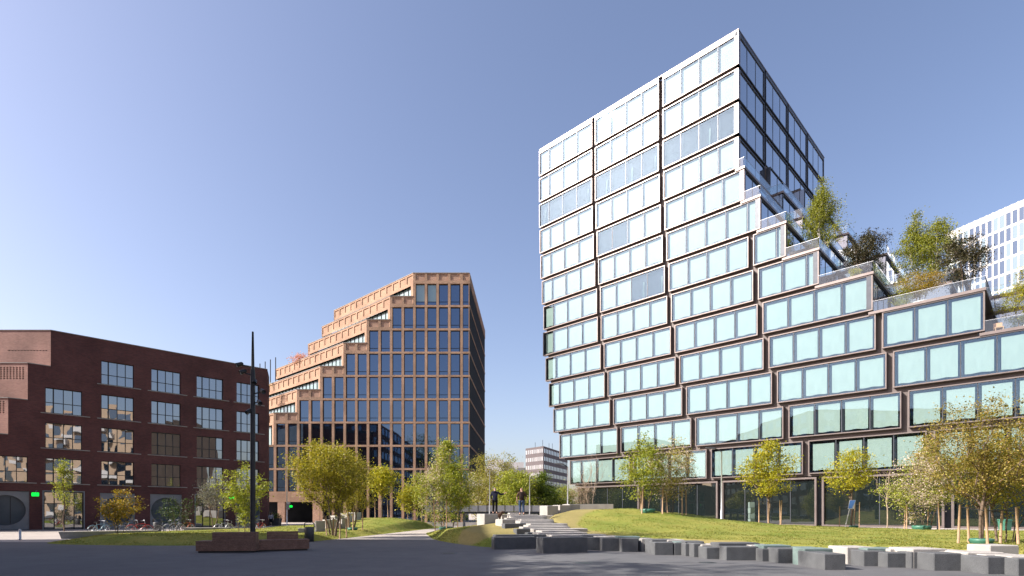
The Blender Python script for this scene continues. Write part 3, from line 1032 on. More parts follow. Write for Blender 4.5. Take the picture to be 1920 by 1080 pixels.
fb = empty('office_slab', (16.8, 300, 0), 0, 'distant dark office slab with rows of pale windows above the trees', 'building')
m = MB()
a0, a1, a2 = Vector((-9.2, 12)), Vector((0, 0)), Vector((17, 40))
m.prism([tuple(a1), tuple(a2), (a2 + Vector((-9.2, 12)))[:], tuple(a0)], 0, 37.6)
m.build('wall', surf('far_brown_wall', (0.10, 0.082, 0.085), None, 0.1, 0.8), fb)
M['far_white'] = surf('far_white_frame', (0.42, 0.41, 0.42), None, 0.1, 0.7)
M['far_glass'] = glass_mat('far_glass', (1, 1, 1), 0.3, 1.0, 0.1, body=(0.2, 0.21, 0.23), wav=0)
fw = MB(); fw.box(-0.5, 0.5, -0.5, 0.5, -0.5, 0.5)
fw_me, fw2_me = fw.mesh('window', M['far_white']), fw.mesh('window', M['far_glass'])
for p0, p1, n in ((a0, a1, 9), (a1, a2, 16)):
    d = p1 - p0
    ang = math.atan2(d.y, d.x)
    for r in range(7):
        for i in range(n):
            q = p0 + d * ((i + 0.5) / n)
            inst('window', fw_me if (i + r) % 3 == 0 and n < 10 else fw2_me, fb, (q.x, q.y, 35.2 - r * 4.3), (0, 0, ang), (d.length / n * 0.5, 0.3, 2.2))
for x, y, h in ((-4, 8, 3.0), (0, 6, 4), (4, 14, 3.2), (6, 16, 3.4)):
    m = MB(); m.tube([(x, y, 37.6), (x, y, 37.6 + h)], 0.12, 4); m.build('antenna', M['black_metal'], fb)
wb = empty('white_block', (-7, 330, 0), 0, 'distant white rooftop block left of the dark slab', 'building')
for x0, x1, y0, z in ((-7.3, 2.1, 0, 33.2), (2.12, 14, 4, 32.0), (-15, -7.32, 3, 29.0)):
    m = MB(); m.box(x0, x1, y0, y0 + 20, 0, z); m.build('wall', M['white_bldg'], wb)
m = MB(); m.box(10, 16, 2, 20, 0, 28.5); m.build('annex', M['grey_panel'], wb)
for x in (-4.5, -3, 0): 
    m = MB(); m.tube([(x, 6, 33.2), (x, 6, 36.6)], 0.15, 4); m.build('antenna', M['steel'], wb)

# white gridded office behind the terraces
A, B = px(1775, 437, 140), px(1975, 349, 119.8)
wo_ = empty('white_office', (A.x, A.y, 0), math.atan2(B.y - A.y, B.x - A.x), 'white gridded office tower at the right edge behind the terraces', 'building')
Lw, Hw = (B - A).xy.length, A.z
ncw, rw = 17, 3.5
m = MB(); m.box(0.1, Lw, 0.4, 18, 0, Hw - 0.3); m.build('core', M['interior'], wo_)
wglass = fw.mesh('pane', glass_mat('office_pane', (1, 1, 1), 0.12, 0.9, 0.03, body=(0.05, 0.07, 0.11), wav=0, coat=(0.6, 0.75, 1.0)))
wpale = fw.mesh('pane', glass_mat('office_pane_blind', (1, 1, 1), 0.1, 0.9, 0.05, body=(0.16, 0.21, 0.24), wav=0, coat=(0.6, 0.75, 1.0)))
for i in range(ncw + 1):
    m = MB(); x = Lw * i / ncw; m.box(x - 0.17, x + 0.17, -0.03, 0.4, 30, Hw); m.build('fin', M['white_bldg'], wo_)
for r in range(9):
    z = Hw - 1.6 - r * rw
    m = MB(); m.box(0, Lw, 0.0, 0.41, z, z + (1.5 if r == 0 else 0.55)); m.build('band', M['white_bldg'], wo_)
    for i in range(ncw):
        inst('pane', wpale if rnd.random() < 0.35 else wglass, wo_, (Lw * (i + 0.5) / ncw, 0.06, z - 1.475), (0, 0, R(rnd.uniform(-.4, .4))), (Lw / ncw - 0.33, 0.05, 2.95))

# the blocks beside and behind the viewpoint that shade the plaza and stand in the window reflections
def street_block(name, label, poly, h, wmat, floors, skip=()):
    e = empty(name, (0, 0, 0), 0, label, 'building')
    m = MB(); m.prism(poly, 0, h); m.build('wall', wmat, e)
    k = len(poly)
    for i in range(k):
        if i in skip: continue
        p, q = Vector(poly[i]), Vector(poly[(i + 1) % k])
        d = q - p
        n = max(1, int(d.length / 4.2))
        nrm = Vector((d.y, -d.x)).normalized()
        ang = math.atan2(d.y, d.x)
        fh = h / floors
        for f_ in range(floors):
            for c in range(n):
                s = p + d * ((c + 0.5) / n) + nrm * 0.02
                inst('window', dark_win, e, (s.x, s.y, fh * (f_ + 0.5)), (0, 0, ang), (d.length / n * 0.6, 0.08, fh * 0.55))
                if (f_ + c) % 2 == 0 and 'balcony' in label:
                    s = p + d * ((c + 0.5) / n) + nrm * 0.55
                    inst('balcony', pale_box, e, (s.x, s.y, fh * (f_ + 0.12)), (0, 0, ang), (d.length / n * 0.8, 1.1, fh * 0.28))
    return e


dark_win = fw.mesh('window', M['brown_glass'])
pale_box = fw.mesh('balcony', M['white_bldg'])
M['beige'] = surf('beige_render', (0.40, 0.29, 0.20), (0.34, 0.25, 0.175), 0.3, 0.85)
street_block('brick_block', 'dark brick block beside the viewpoint whose shadow covers the plaza', [(-115, -60), (-39, -60), (-39, 27), (-66, 27), (-68, 24), (-115, 24)], 28.0, M['red_brick'], 8, (0, 5))
street_block('beige_block', 'beige balcony block behind the viewpoint seen in window reflections', [(42, -55), (80, -55), (80, 6), (42, 6)], 27.0, M['beige'], 7, (0, 1, 2))

# ------------------------------------------------------------------ trees
LM = {
    'olive': leaf_mat('leaf_olive', (0.21, 0.205, 0.02), (0.37, 0.32, 0.035), (0.42, 0.31, 0.05)),
    'rust': leaf_mat('leaf_rust_olive', (0.18, 0.165, 0.03), (0.32, 0.24, 0.055), (0.38, 0.24, 0.09)),
    'yellow': leaf_mat('leaf_yellow_green', (0.24, 0.26, 0.018), (0.42, 0.36, 0.02), (0.47, 0.38, 0.03)),
    'lime': leaf_mat('leaf_lime', (0.17, 0.215, 0.024), (0.34, 0.35, 0.045), (0.43, 0.41, 0.08)),
    'green': leaf_mat('leaf_green', (0.055, 0.095, 0.012), (0.16, 0.20, 0.025)),
    'deep': leaf_mat('leaf_deep_green', (0.02, 0.04, 0.008), (0.05, 0.08, 0.014)),
    'willow': leaf_mat('leaf_willow', (0.20, 0.20, 0.04), (0.34, 0.30, 0.07)),
    'birch': leaf_mat('leaf_birch', (0.15, 0.18, 0.03), (0.30, 0.30, 0.05)),
    'pine': leaf_mat('needle_brown_green', (0.035, 0.038, 0.018), (0.09, 0.075, 0.035), None, 0.15),
    'grey': leaf_mat('leaf_grey', (0.12, 0.125, 0.115), (0.20, 0.20, 0.18)),
    'orange': leaf_mat('leaf_orange_green', (0.20, 0.17, 0.015), (0.36, 0.24, 0.025), (0.42, 0.20, 0.03)),
    'blossom': leaf_mat('blossom', (0.42, 0.33, 0.26), (0.58, 0.49, 0.40), (0.66, 0.58, 0.47), 0.3),
    'pink': leaf_mat('pink_blossom', (0.55, 0.25, 0.2), (0.65, 0.35, 0.28), None, 0.3),
    'dry': leaf_mat('dry_twig_buds', (0.26, 0.19, 0.13), (0.36, 0.27, 0.19), None, 0.2),
}


def leaf_mesh(name, pts, size, mat, g, flat=0.35, aspect=0.6):
    k = len(pts)
    nrm = g.normal(0, 1, (k, 3)); nrm[:, 2] += flat * np.sign(nrm[:, 2] + 0.3) * 1.5
    nrm /= np.linalg.norm(nrm, axis=1)[:, None]
    a = np.cross(nrm, g.normal(0, 1, (k, 3))); a /= np.linalg.norm(a, axis=1)[:, None] + 1e-9
    b = np.cross(nrm, a)
    s = (size * (0.6 + 0.8 * g.random(k)))[:, None]
    quad = np.stack([pts - a * s, pts - b * s * aspect, pts + a * s, pts + b * s * aspect + nrm * s * 0.25], 1).reshape(-1, 3)
    me = bpy.data.meshes.new(name)
    me.vertices.add(len(quad)); me.vertices.foreach_set('co', quad.ravel())
    me.loops.add(len(quad)); me.loops.foreach_set('vertex_index', np.arange(len(quad)))
    me.polygons.add(k); me.polygons.foreach_set('loop_start', np.arange(0, len(quad), 4))
    me.update(calc_edges=True)
    me.materials.append(mat)
    return me


def tree(name, label, base, height, crown, seed, leaf='olive', n_clumps=130, per=60, leaf_size=0.06, clump=0.30, stems=1, spread=0.15, trunk_r=0.09, bark='bark',
         shape='round', fork=0.3, group='trees on the plaza', cat='tree', extra=None, lean=(0, 0)):
    """crown = (rx, ry, bottom fraction of the height); extra = (leaf key, share, size) for blossom"""
    g = np.random.default_rng(seed)
    rx, ry, zb = crown
    H = height
    z0, z1 = H * zb, H
    root = empty(name, base, 0, label, cat, group)
    # clump centres fill an uneven crown
    att = []
    lob = g.normal(0, 1, (9, 3)); lob /= np.linalg.norm(lob, axis=1)[:, None]
    amp = g.uniform(-0.28, 0.30, 9)
    while len(att) < n_clumps:
        d = g.normal(0, 1, 3); d /= np.linalg.norm(d)
        rr = g.random() ** 0.42 * (1 + float(np.sum(amp * np.clip(lob @ d, 0, 1) ** 4)))
        p = d * rr
        t = (p[2] + 1) / 2
        if shape == 'cone': k = max(0.05, 1.15 * (1 - t) ** 0.75)
        elif shape == 'vase': k = 0.45 + 0.75 * t if t < 0.75 else max(0.1, 1.0 - (t - 0.75) * 2.2)
        elif shape == 'flat': k = 1.0 if t > 0.35 else 0.55 + t
        elif shape == 'tip': k = 1.0 if t < 0.55 else max(0.08, 1 - (t - 0.55) * 2.0)
        else: k = 1.0
        att.append((p[0] * rx * k + lean[0] * t, p[1] * ry * k + lean[1] * t, z0 + (z1 - z0) * np.clip(t, 0, 1.05)))
    att = np.array(att)
    # skeleton: stems, then each clump joins the nearest lower node
    P, par = ([(0.0, 0.0, -0.12)], [-1]) if stems > 1 else ([], [])
    for s in range(stems):
        a = 2 * math.pi * s / max(stems, 1) + g.uniform(0, 1)
        r0 = 0.0 if stems == 1 else spread * 0.5
        prev = 0 if stems > 1 else -1
        ft = fork * H * g.uniform(0.85, 1.15)
        tx, ty = (math.cos(a) * rx * (0.0 if stems == 1 else 0.42), math.sin(a) * ry * (0.0 if stems == 1 else 0.42))
        top = H * (0.72 if stems == 1 else 0.62)
        n = 9
        for i in range(n + 1):
            f = i / n
            wob = 0.03 * H * f * (1 - f)
            P.append((math.cos(a) * r0 + tx * f ** 1.3 + lean[0] * f * 0.6 + g.normal(0, wob), math.sin(a) * r0 + ty * f ** 1.3 + lean[1] * f * 0.6 + g.normal(0, wob), -0.08 + (top + 0.08) * f))
            par.append(prev); prev = len(P) - 1
    minz = fork * H * 0.8
    order = np.argsort(np.hypot(att[:, 0], att[:, 1]) + 0.3 * att[:, 2])
    tips = []
    for i in order:
        q = att[i]
        A = np.array(P)
        d = np.linalg.norm(A - q, axis=1) + 1.2 * np.clip(A[:, 2] - q[2] + 0.1 * H, 0, None) + 50 * (A[:, 2] < minz) * (A[:, 2] < q[2] - 0.25 * H)
        j = int(np.argmin(d))
        a = A[j]
        prev = j
        for f in (0.4, 0.75, 1.0):
            p = a + (q - a) * f
            p = p + g.normal(0, 0.035 * np.linalg.norm(q - a), 3)
            p[2] += 0.08 * np.linalg.norm(q - a) * math.sin(f * math.pi)
            P.append(tuple(p)); par.append(prev); prev = len(P) - 1
        tips.append(prev)
    cnt = np.zeros(len(P))
    for t_ in tips:
        k = t_
        while k >= 0:
            cnt[k] += 1; k = par[k]
    rad = [max(0.006, trunk_r * float(c_ / max(cnt.max(), 1)) ** 0.5) for c_ in cnt]
    for i in range(len(P)):
        if cnt[i] == 0: rad[i] = 0.006
    m = MB()
    for i, p in enumerate(P):
        j = par[i]
        if j < 0: continue
        ns = 7 if rad[j] > 0.03 else 4
        m.tube([P[j], p], [float(min(rad[j], rad[i] * 1.5) if rad[j] < 0.5 * trunk_r else rad[j]), float(rad[i])], ns, False)
    m.build('trunk', M[bark], root, True)
    if leaf:
        anchors = np.array([P[t_] for t_ in tips] + [P[par[t_]] for t_ in tips])
        idx = g.integers(0, len(anchors), n_clumps * per)
        sg = clump * (0.55 + 0.9 * g.random(len(anchors)))
        pts = anchors[idx] + g.normal(0, 1, (len(idx), 3)) * sg[idx][:, None] * np.array((1, 1, 0.62))
        if shape == 'weep': pts[:, 2] -= np.abs(g.normal(0, 0.5, len(idx)))
        pts[:, 2] = np.maximum(pts[:, 2], 0.12)
        if extra:
            sel = np.sin(anchors[idx][:, 0] * 1.7 + seed) + g.normal(0, 0.8, len(idx)) > np.quantile(np.sin(anchors[:, 0] * 1.7 + seed), 1 - extra[1])
            inst('blossom', leaf_mesh('blossom', pts[sel], extra[2], LM[extra[0]], g, aspect=0.9), root)
            pts = pts[~sel]
        inst('crown', leaf_mesh('crown', pts, leaf_size, LM[leaf], g), root)
    return root


def at(x, Y, z=0.0): return ((x - 960) / F * Y, Y, z)
def on(i, x, Y):
    p = at(x, Y)
    return (p[0], p[1], lawn_z(i, p[0], p[1]))


# left part of the plaza
tree('multi_stem_tree', 'large olive-green spreading tree on the lawn before the tan building', on(2, 624, 35.6), 6.1, (2.7, 2.6, 0.30), 11, 'olive', 230, 100, 0.055, 0.30, 3, 0.3, 0.11, fork=0.2, shape='flat', lean=(-0.35, 0))
tree('small_tree', 'smaller olive tree just right of the large spreading tree', on(2, 661, 41.5), 5.0, (1.35, 1.4, 0.18), 12, 'olive', 90, 70, 0.055, 0.32, 2, 0.2, 0.07, fork=0.25)
tree('small_tree', 'small yellow-green staked tree alone on top of the grass mound', on(2, 716, 55), 5.5, (1.65, 1.6, 0.42), 13, 'yellow', 75, 60, 0.085, 0.34, 1, 0, 0.07, fork=0.42, shape='tip')
tree('bare_tree', 'bare leafless tree before the tan building right of the mound', at(791, 62), 7.9, (1.7, 1.7, 0.42), 14, None, 90, 0, 0, 0, 1, 0, 0.075, 'pale_bark', fork=0.4, shape='vase')
tree('small_tree', 'low yellow tree left of the white-blossom shrub tree', at(774, 58), 4.9, (1.75, 1.6, 0.36), 15, 'yellow', 70, 60, 0.085, 0.34, 1, 0, 0.06, fork=0.4)
tree('blossom_tree', 'multi-stem tree with lime leaves and white blossom at the path bend', on(1, 838, 44), 6.7, (2.45, 2.3, 0.14), 16, 'lime', 210, 100, 0.065, 0.30, 6, 0.9, 0.05, fork=0.2, shape='tip', extra=('blossom', 0.18, 0.04))
tree('multi_stem_shrub', 'lime green multi-stem shrub behind the black lamp mast', on(2, 459, 37.5), 4.55, (1.75, 1.6, 0.12), 17, 'lime', 120, 45, 0.06, 0.17, 6, 0.7, 0.035, fork=0.2, shape='vase')
tree('low_shrub', 'low orange-green shrub on the left lawn island by the bicycles', on(2, 224, 34), 2.65, (1.3, 1.2, 0.22), 18, 'orange', 70, 45, 0.05, 0.17, 4, 0.3, 0.035, fork=0.2, shape='vase')
tree('young_tree', 'slender young tree with lime leaves before the brick shopfront', at(120, 46), 6.2, (0.85, 0.85, 0.36), 19, 'lime', 60, 36, 0.06, 0.2, 1, 0, 0.05, fork=0.3, shape='cone')
tree('low_shrub', 'dark twiggy shrub beside the left litter bin', on(2, 335, 39), 2.6, (1.5, 1.3, 0.15), 20, 'deep', 70, 26, 0.045, 0.2, 5, 0.4, 0.03, fork=0.2)
tree('small_tree', 'grey-leaved small tree against the brick building', at(402, 50), 5.0, (1.5, 1.4, 0.42), 21, 'grey', 60, 60, 0.05, 0.28, 2, 0.15, 0.05, fork=0.35)
# right part of the plaza
tree('multi_stem_tree', 'light green multi-stem tree on the crest of the grass mound', on(0, 1208, 37.5), 5.3, (1.75, 1.6, 0.16), 22, 'lime', 130, 55, 0.058, 0.22, 5, 0.5, 0.045, fork=0.2, shape='tip')
tree('blossom_tree', 'pink-white blossom tree at the right of the mound crest', on(0, 1256, 38.5), 5.2, (1.6, 1.5, 0.18), 23, 'olive', 130, 60, 0.05, 0.24, 5, 0.4, 0.045, fork=0.2, extra=('blossom', 0.55, 0.042))
tree('small_tree', 'yellow-green staked tree before the tower lobby, left of two', on(0, 1441, 47), 7.2, (2.35, 2.2, 0.32), 24, 'yellow', 130, 62, 0.075, 0.32, 1, 0, 0.085, fork=0.33, shape='tip')
tree('small_tree', 'yellow-green staked tree before the tower lobby, right of two', on(0, 1597, 48.5), 7.5, (2.2, 2.1, 0.36), 25, 'yellow', 105, 55, 0.075, 0.32, 1, 0, 0.085, fork=0.36, shape='tip')
tree('bare_tree', 'thin leafless sapling before the lobby glass', on(0, 1663, 46.5), 5.4, (1.25, 1.2, 0.45), 26, None, 50, 0, 0, 0, 1, 0, 0.05, 'pale_bark', fork=0.45)
tree('blossom_tree', 'white-blossom multi-stem shrub tree on the right lawn', on(0, 1728, 41), 6.6, (2.6, 2.3, 0.13), 27, 'lime', 200, 80, 0.06, 0.3, 7, 0.9, 0.055, fork=0.2, shape='tip', extra=('blossom', 0.48, 0.045), lean=(0.7, 0))
tree('multi_stem_tree', 'big rust-olive spreading tree standing nearest on the right', on(0, 1838, 20.2), 5.0, (2.1, 2.0, 0.30), 28, 'rust', 240, 75, 0.036, 0.19, 2, 0.2, 0.085, fork=0.3, shape='flat', lean=(0.2, 0))
tree('multi_stem_tree', 'olive spreading tree cut by the right picture edge', on(0, 1886, 21.0), 4.7, (1.7, 1.8, 0.22), 29, 'olive', 190, 60, 0.038, 0.20, 4, 0.5, 0.06, fork=0.25, shape='flat', lean=(0.4, 0))
tree('bare_tree', 'bare multi-stem tree in the concrete planter by the tower', (6.2, 44, 2.1), 4.7, (1.75, 1.5, 0.25), 30, None, 90, 0, 0, 0, 4, 0.4, 0.045, 'pale_bark', fork=0.25, shape='vase')
tree('low_shrub', 'dry brown shrub in the concrete planter by the tower', (5.5, 44.4, 2.1), 1.9, (1.0, 0.6, 0.1), 31, 'dry', 60, 45, 0.03, 0.16, 5, 0.4, 0.02, 'pale_bark', fork=0.15)
# beyond the footbridge
bgk = dict(group='trees beyond the footbridge')
tree('willow_tree', 'pale yellow-green willow beyond the footbridge behind the walkers', at(944, 88), 10.8, (4.9, 3.6, 0.05), 41, 'willow', 190, 100, 0.10, 0.6, 1, 0, 0.25, fork=0.25, **bgk)
tree('broad_tree', 'mid-green broad tree between the two walkers', at(972, 80), 7.9, (3.5, 3.4, 0.05), 42, 'lime', 170, 90, 0.11, 0.5, 1, 0, 0.2, fork=0.2, **bgk)
tree('broad_tree', 'dark green dense tree right of the walkers', at(1014, 82), 8.2, (2.6, 2.8, 0.02), 43, 'green', 170, 100, 0.10, 0.45, 1, 0, 0.2, fork=0.2, shape='tip', **bgk)
tree('broad_tree', 'fresh green tree beside the far street lamp', at(1054, 85), 5.9, (2.5, 2.4, 0.05), 44, 'lime', 120, 80, 0.09, 0.45, 1, 0, 0.15, fork=0.2, **bgk)
tree('broad_tree', 'pale olive tree behind the flank of the tan building', at(908, 91), 8.4, (3.4, 2.8, 0.05), 45, 'willow', 140, 90, 0.10, 0.5, 1, 0, 0.2, fork=0.2, **bgk)


# plants on the tower's terraces
def on_tower(s, q, r):
    c, sn = math.cos(TA), math.sin(TA)
    return (TO[0] + s * c - q * sn, TO[1] + s * sn + q * c, ztop(r) - GAPZ * 0.5 + 0.33)


tk = dict(group='plants on the tower terraces')
tree('birch_tree', 'tall slim birch on the highest planted terrace', on_tower(8.3, 5.0, 8), 11.0, (2.6, 2.6, 0.18), 51, 'birch', 150, 90, 0.085, 0.42, 2, 0.3, 0.09, 'birch_bark', 'cone', 0.2, lean=(0.5, 0), **tk)
tree('pine_tree', 'dark wind-shaped pine beside the tall terrace birch', on_tower(13.0, 5.0, 9), 6.6, (2.7, 2.3, 0.42), 52, 'pine', 90, 90, 0.085, 0.36, 2, 0.4, 0.09, 'bark', 'flat', 0.3, lean=(0.6, 0), **tk)
tree('birch_tree', 'left birch of the pair on the middle terrace', on_tower(17.4, 12.0, 9), 9.8, (2.9, 2.6, 0.2), 53, 'birch', 140, 80, 0.085, 0.42, 2, 0.3, 0.08, 'birch_bark', 'cone', 0.2, **tk)
tree('birch_tree', 'right birch of the pair on the middle terrace', on_tower(19.6, 11.5, 9), 9.0, (2.8, 2.6, 0.2), 54, 'birch', 130, 80, 0.085, 0.42, 2, 0.3, 0.08, 'birch_bark', 'tip', 0.2, **tk)
tree('low_shrub', 'rust-brown spreading shrub behind the middle glass balustrade', on_tower(19.3, 3.0, 10), 4.2, (2.6, 1.8, 0.3), 55, 'orange', 80, 70, 0.06, 0.3, 3, 0.3, 0.05, 'pale_bark', 'flat', 0.25, **tk)
tree('pine_tree', 'dark pine before the white gridded office', on_tower(22.9, 5.0, 10), 7.4, (2.5, 2.0, 0.35), 56, 'pine', 100, 90, 0.08, 0.34, 2, 0.3, 0.08, 'bark', 'flat', 0.3, **tk)
tree('pine_tree', 'small dark pine at the right end of the terraces', on_tower(29.3, 10.0, 11), 9.2, (2.0, 2.0, 0.5), 57, 'pine', 70, 80, 0.08, 0.34, 2, 0.3, 0.07, 'bark', 'flat', 0.3, **tk)
tree('low_shrub', 'yellow-green shrub at the right picture edge on the terrace', on_tower(27.6, 3.5, 11), 6.6, (2.0, 1.8, 0.3), 58, 'yellow', 90, 70, 0.06, 0.34, 3, 0.3, 0.06, 'bark', 'round', 0.25, **tk)
tree('low_shrub', 'green climbing shrub under the terrace pine', on_tower(17.6, 2.6, 10), 3.6, (1.3, 1.3, 0.05), 59, 'birch', 60, 60, 0.06, 0.34, 3, 0.3, 0.04, 'bark', 'round', 0.2, **tk)
tree('low_shrub', 'small bright plant behind the balustrade below the pine', on_tower(13.2, 1.2, 9), 1.4, (0.8, 0.6, 0.2), 60, 'yellow', 25, 50, 0.06, 0.18, 3, 0.2, 0.02, 'bark', 'round', 0.2, **tk)
# plants on the tan building's terraces
bk = dict(group='plants on the tan building')
tree('pink_shrub', 'pink-leaved shrub on a terrace of the tan building', (-40.2, 107, 28.0), 4.3, (2.6, 2, 0.35), 61, 'pink', 50, 40, 0.10, 0.4, 3, 0.3, 0.05, 'bark', 'vase', 0.3, **bk)
tree('low_shrub', 'small yellow shrub on the upper terrace of the tan building', (-29.6, 107.0, 35.4), 2.4, (1.1, 0.8, 0.2), 62, 'yellow', 30, 40, 0.08, 0.25, 3, 0.2, 0.03, 'bark', 'round', 0.2, **bk)
tree('low_shrub', 'trailing yellow shrub on the lower left terrace of the tan building', (-44.2, 98.0, 21.8), 3.0, (1.6, 1.0, 0.1), 63, 'yellow', 40, 40, 0.08, 0.3, 3, 0.2, 0.03, 'bark', 'round', 0.2, **bk)

# unseen tall trees added beside the viewpoint to break up sun on the asphalt
ok = dict(group='street trees beside the viewpoint', fork=0.35)
tree('dapple_tree', 'unseen tall tree added beside the viewpoint to dapple the near asphalt', (-25.5, 10.5, 0), 23.5, (4.4, 4.4, 0.48), 71, 'green', 120, 26, 0.19, 0.6, 1, 0, 0.25, **ok)
tree('dapple_tree', 'unseen tall tree added left of the viewpoint to dapple the middle asphalt', (-28, 18.5, 0), 25.5, (4.8, 4.4, 0.5), 72, 'green', 120, 26, 0.19, 0.6, 1, 0, 0.25, **ok)

# ------------------------------------------------------------------ tree stakes and watering rings
def stakes(label, x, y, z, n, rad, h, lean=0.06, ties=True, seed=0):
    q = random.Random(seed)
    e = empty('tree_stakes', (x, y, z), 0, label, 'tree stakes', 'timber stakes round the young trees')
    tops = []
    for i in range(n):
        a = 2 * math.pi * (i + 0.3) / n + q.uniform(-0.3, 0.3)
        b = (rad * math.cos(a), rad * math.sin(a), -0.1)
        hh = h * q.uniform(0.9, 1.1)
        t = (b[0] + q.uniform(-1, 1) * lean * hh, b[1], hh)
        m = MB(); m.tube([b, t], [0.045, 0.038], 7); m.build('stake', M['stake'], e, True)
        tops.append(t)
    if ties:
        for i in range(n - 1):
            m = MB(); m.tube([Vector(tops[i]) * 0.93, Vector(tops[i + 1]) * 0.93], 0.018, 5); m.build('tie', M['black_metal'], e)
    return e


for args in (('stakes round the large olive tree', *on(2, 632, 35.2), 4, 0.62, 1.35), ('stakes round the smaller olive tree', *on(2, 665, 41.5), 3, 0.6, 1.6),
             ('pair of stakes at the small yellow tree on the mound', *on(2, 716, 55), 2, 0.75, 1.9), ('stakes at the low yellow tree by the tan building', *at(778, 58, 0), 3, 0.8, 2.2),
             ('stakes among the stems of the path-bend blossom tree', *on(1, 836, 43.2), 4, 0.9, 2.2), ('stakes round the tree on the mound crest', *on(0, 1222, 37.4), 4, 0.9, 1.5),
             ('stakes beside the pink-white blossom tree', *on(0, 1272, 38), 3, 0.7, 1.5), ('cluster of stakes at the left lobby tree', *on(0, 1445, 46.6), 5, 0.9, 2.0),
             ('leaning stakes at the right lobby tree', *on(0, 1598, 48.0), 3, 0.95, 2.0), ('leaning stakes round the white-blossom shrub tree', *on(0, 1726, 40.5), 4, 1.3, 1.9),
             ('stakes round the nearest rust-olive tree', *on(0, 1850, 20.0), 5, 0.85, 1.35)):
    stakes(*args, seed=len(args[0]) + int(args[1] * 10))
ring = MB()
ring.lathe([(0.34, 0.0), (0.42, 0.12), (0.40, 0.2), (0.33, 0.22), (0.30, 0.14), (0.28, 0.02)], 18)
ring_me = ring.mesh('watering_ring', M['green_plastic'], True)
for p, s, lb in ((on(1, 836, 44.0), 1.3, 'green watering ring at the path-bend blossom tree'), (on(0, 1728, 41), 1.5, 'green watering ring under the white-blossom shrub tree'),
                 (on(0, 1840, 20.2), 0.9, 'green watering ring at the nearest rust-olive tree'), (on(0, 1215, 37.4), 1.2, 'green watering ring under the mound crest tree'),
                 (on(2, 661, 41.4), 0.9, 'green watering ring under the smaller olive tree'), (on(0, 1601, 48.4), 0.9, 'green watering ring at the right lobby tree')):
    tag(inst('watering_ring', ring_me, loc=p, scale=(s, s, s)), lb, 'watering ring', 'watering rings')

# ------------------------------------------------------------------ stone block wall, stairs and loose cubes
def block(parent, x0, x1, y0, d, z0, z1, mat, yaw=0.0, b=0.022):
    me = bevel_box_mesh('block', x1 - x0, d, z1 - z0, b, M[mat])
    return inst('block', me, parent, ((x0 + x1) / 2, y0 + d / 2, z0), (0, 0, yaw))


bw_ = empty('block_wall', (0, 0, 0), 0, 'low wall of offset grey stone blocks along the edge of the plaza', 'seat wall')
FRONT = [(922, 1000, 1030.5, 1007, 0.6), (1010, 1098, 1038, 1008, 0.8), (1099, 1127, 1032, 1007.5, 0.9), (1127.5, 1165, 1033.5, 1009, 0.9), (1165, 1197, 1035, 1009.5, 0.8),
         (1198, 1215, 1034, 1013.5, 0.8), (1215, 1227, 1036, 1014, 0.8), (1227, 1263, 1041, 1017, 0.9), (1264, 1285, 1041, 1017.5, 0.8), (1285, 1300, 1043, 1019, 0.8),
         (1300, 1324, 1045, 1019, 0.9), (1324, 1359, 1048.5, 1026.5, 0.9), (1360, 1427, 1051, 1025, 0.8), (1427.5, 1456, 1053, 1029, 0.8), (1457, 1498, 1056, 1028.5, 0.9),
         (1498, 1547, 1057, 1031, 0.8), (1546, 1587, 1069, 1038.5, 1.5), (1620, 1662, 1062, 1033, 0.9), (1663, 1708, 1064.5, 1036.5, 0.9), (1709, 1751.5, 1066, 1034.5, 0.9),
         (1752, 1805, 1070.5, 1037.5, 0.9), (1806, 1851, 1071, 1040, 1.0), (1851, 1906, 1077, 1044, 0.9), (1907, 1962, 1080, 1047, 1.0), (1963, 2030, 1085, 1050, 1.0)]
bq = random.Random(3)
for i, (xa, xb, yb, yt, d) in enumerate(FRONT):
    Y = F * EYE / (yb - HOR)
    X0, X1 = (xa - 960) / F * Y, (xb - 960) / F * Y
    zt = EYE - (yt - HOR) / F * Y
    yaw = R({0: 14, 1: 17}.get(i, bq.uniform(-2, 2)))
    if i < 2: X1 += 0.1
    o = block(bw_, X0 + 0.006, X1 - 0.006, Y, d, 0.0, zt, 'block_dark', yaw)
    if i < 2: o.location.y += math.sin(yaw) * (X1 - X0) / 2
    # the course behind, a touch higher, in stone that varies from pale to green-grey
    if i >= 2:
        dz = bq.uniform(0.02, 0.09)
        mat = ('block_dark', 'concrete', 'block_dark', 'concrete', 'block_green')[i % 5]
        if 14 <= i <= 18: mat = 'block_green' if i != 17 else 'concrete'
        if i > 18: mat = 'concrete'
        sh = bq.uniform(-0.12, 0.2)
        block(bw_, X0 - 0.12 + sh, X1 + 0.14 + sh, Y + d * 0.78, bq.uniform(0.7, 1.0), 0.0, zt + dz, mat, R(bq.uniform(-4, 4)))
block(bw_, -0.85, 1.55, 25.7, 0.7, 0.0, 0.60, 'block_dark', R(14))
block(bw_, 13.9, 14.8, 16.3, 0.8, 0.0, 0.66, 'concrete', R(3))

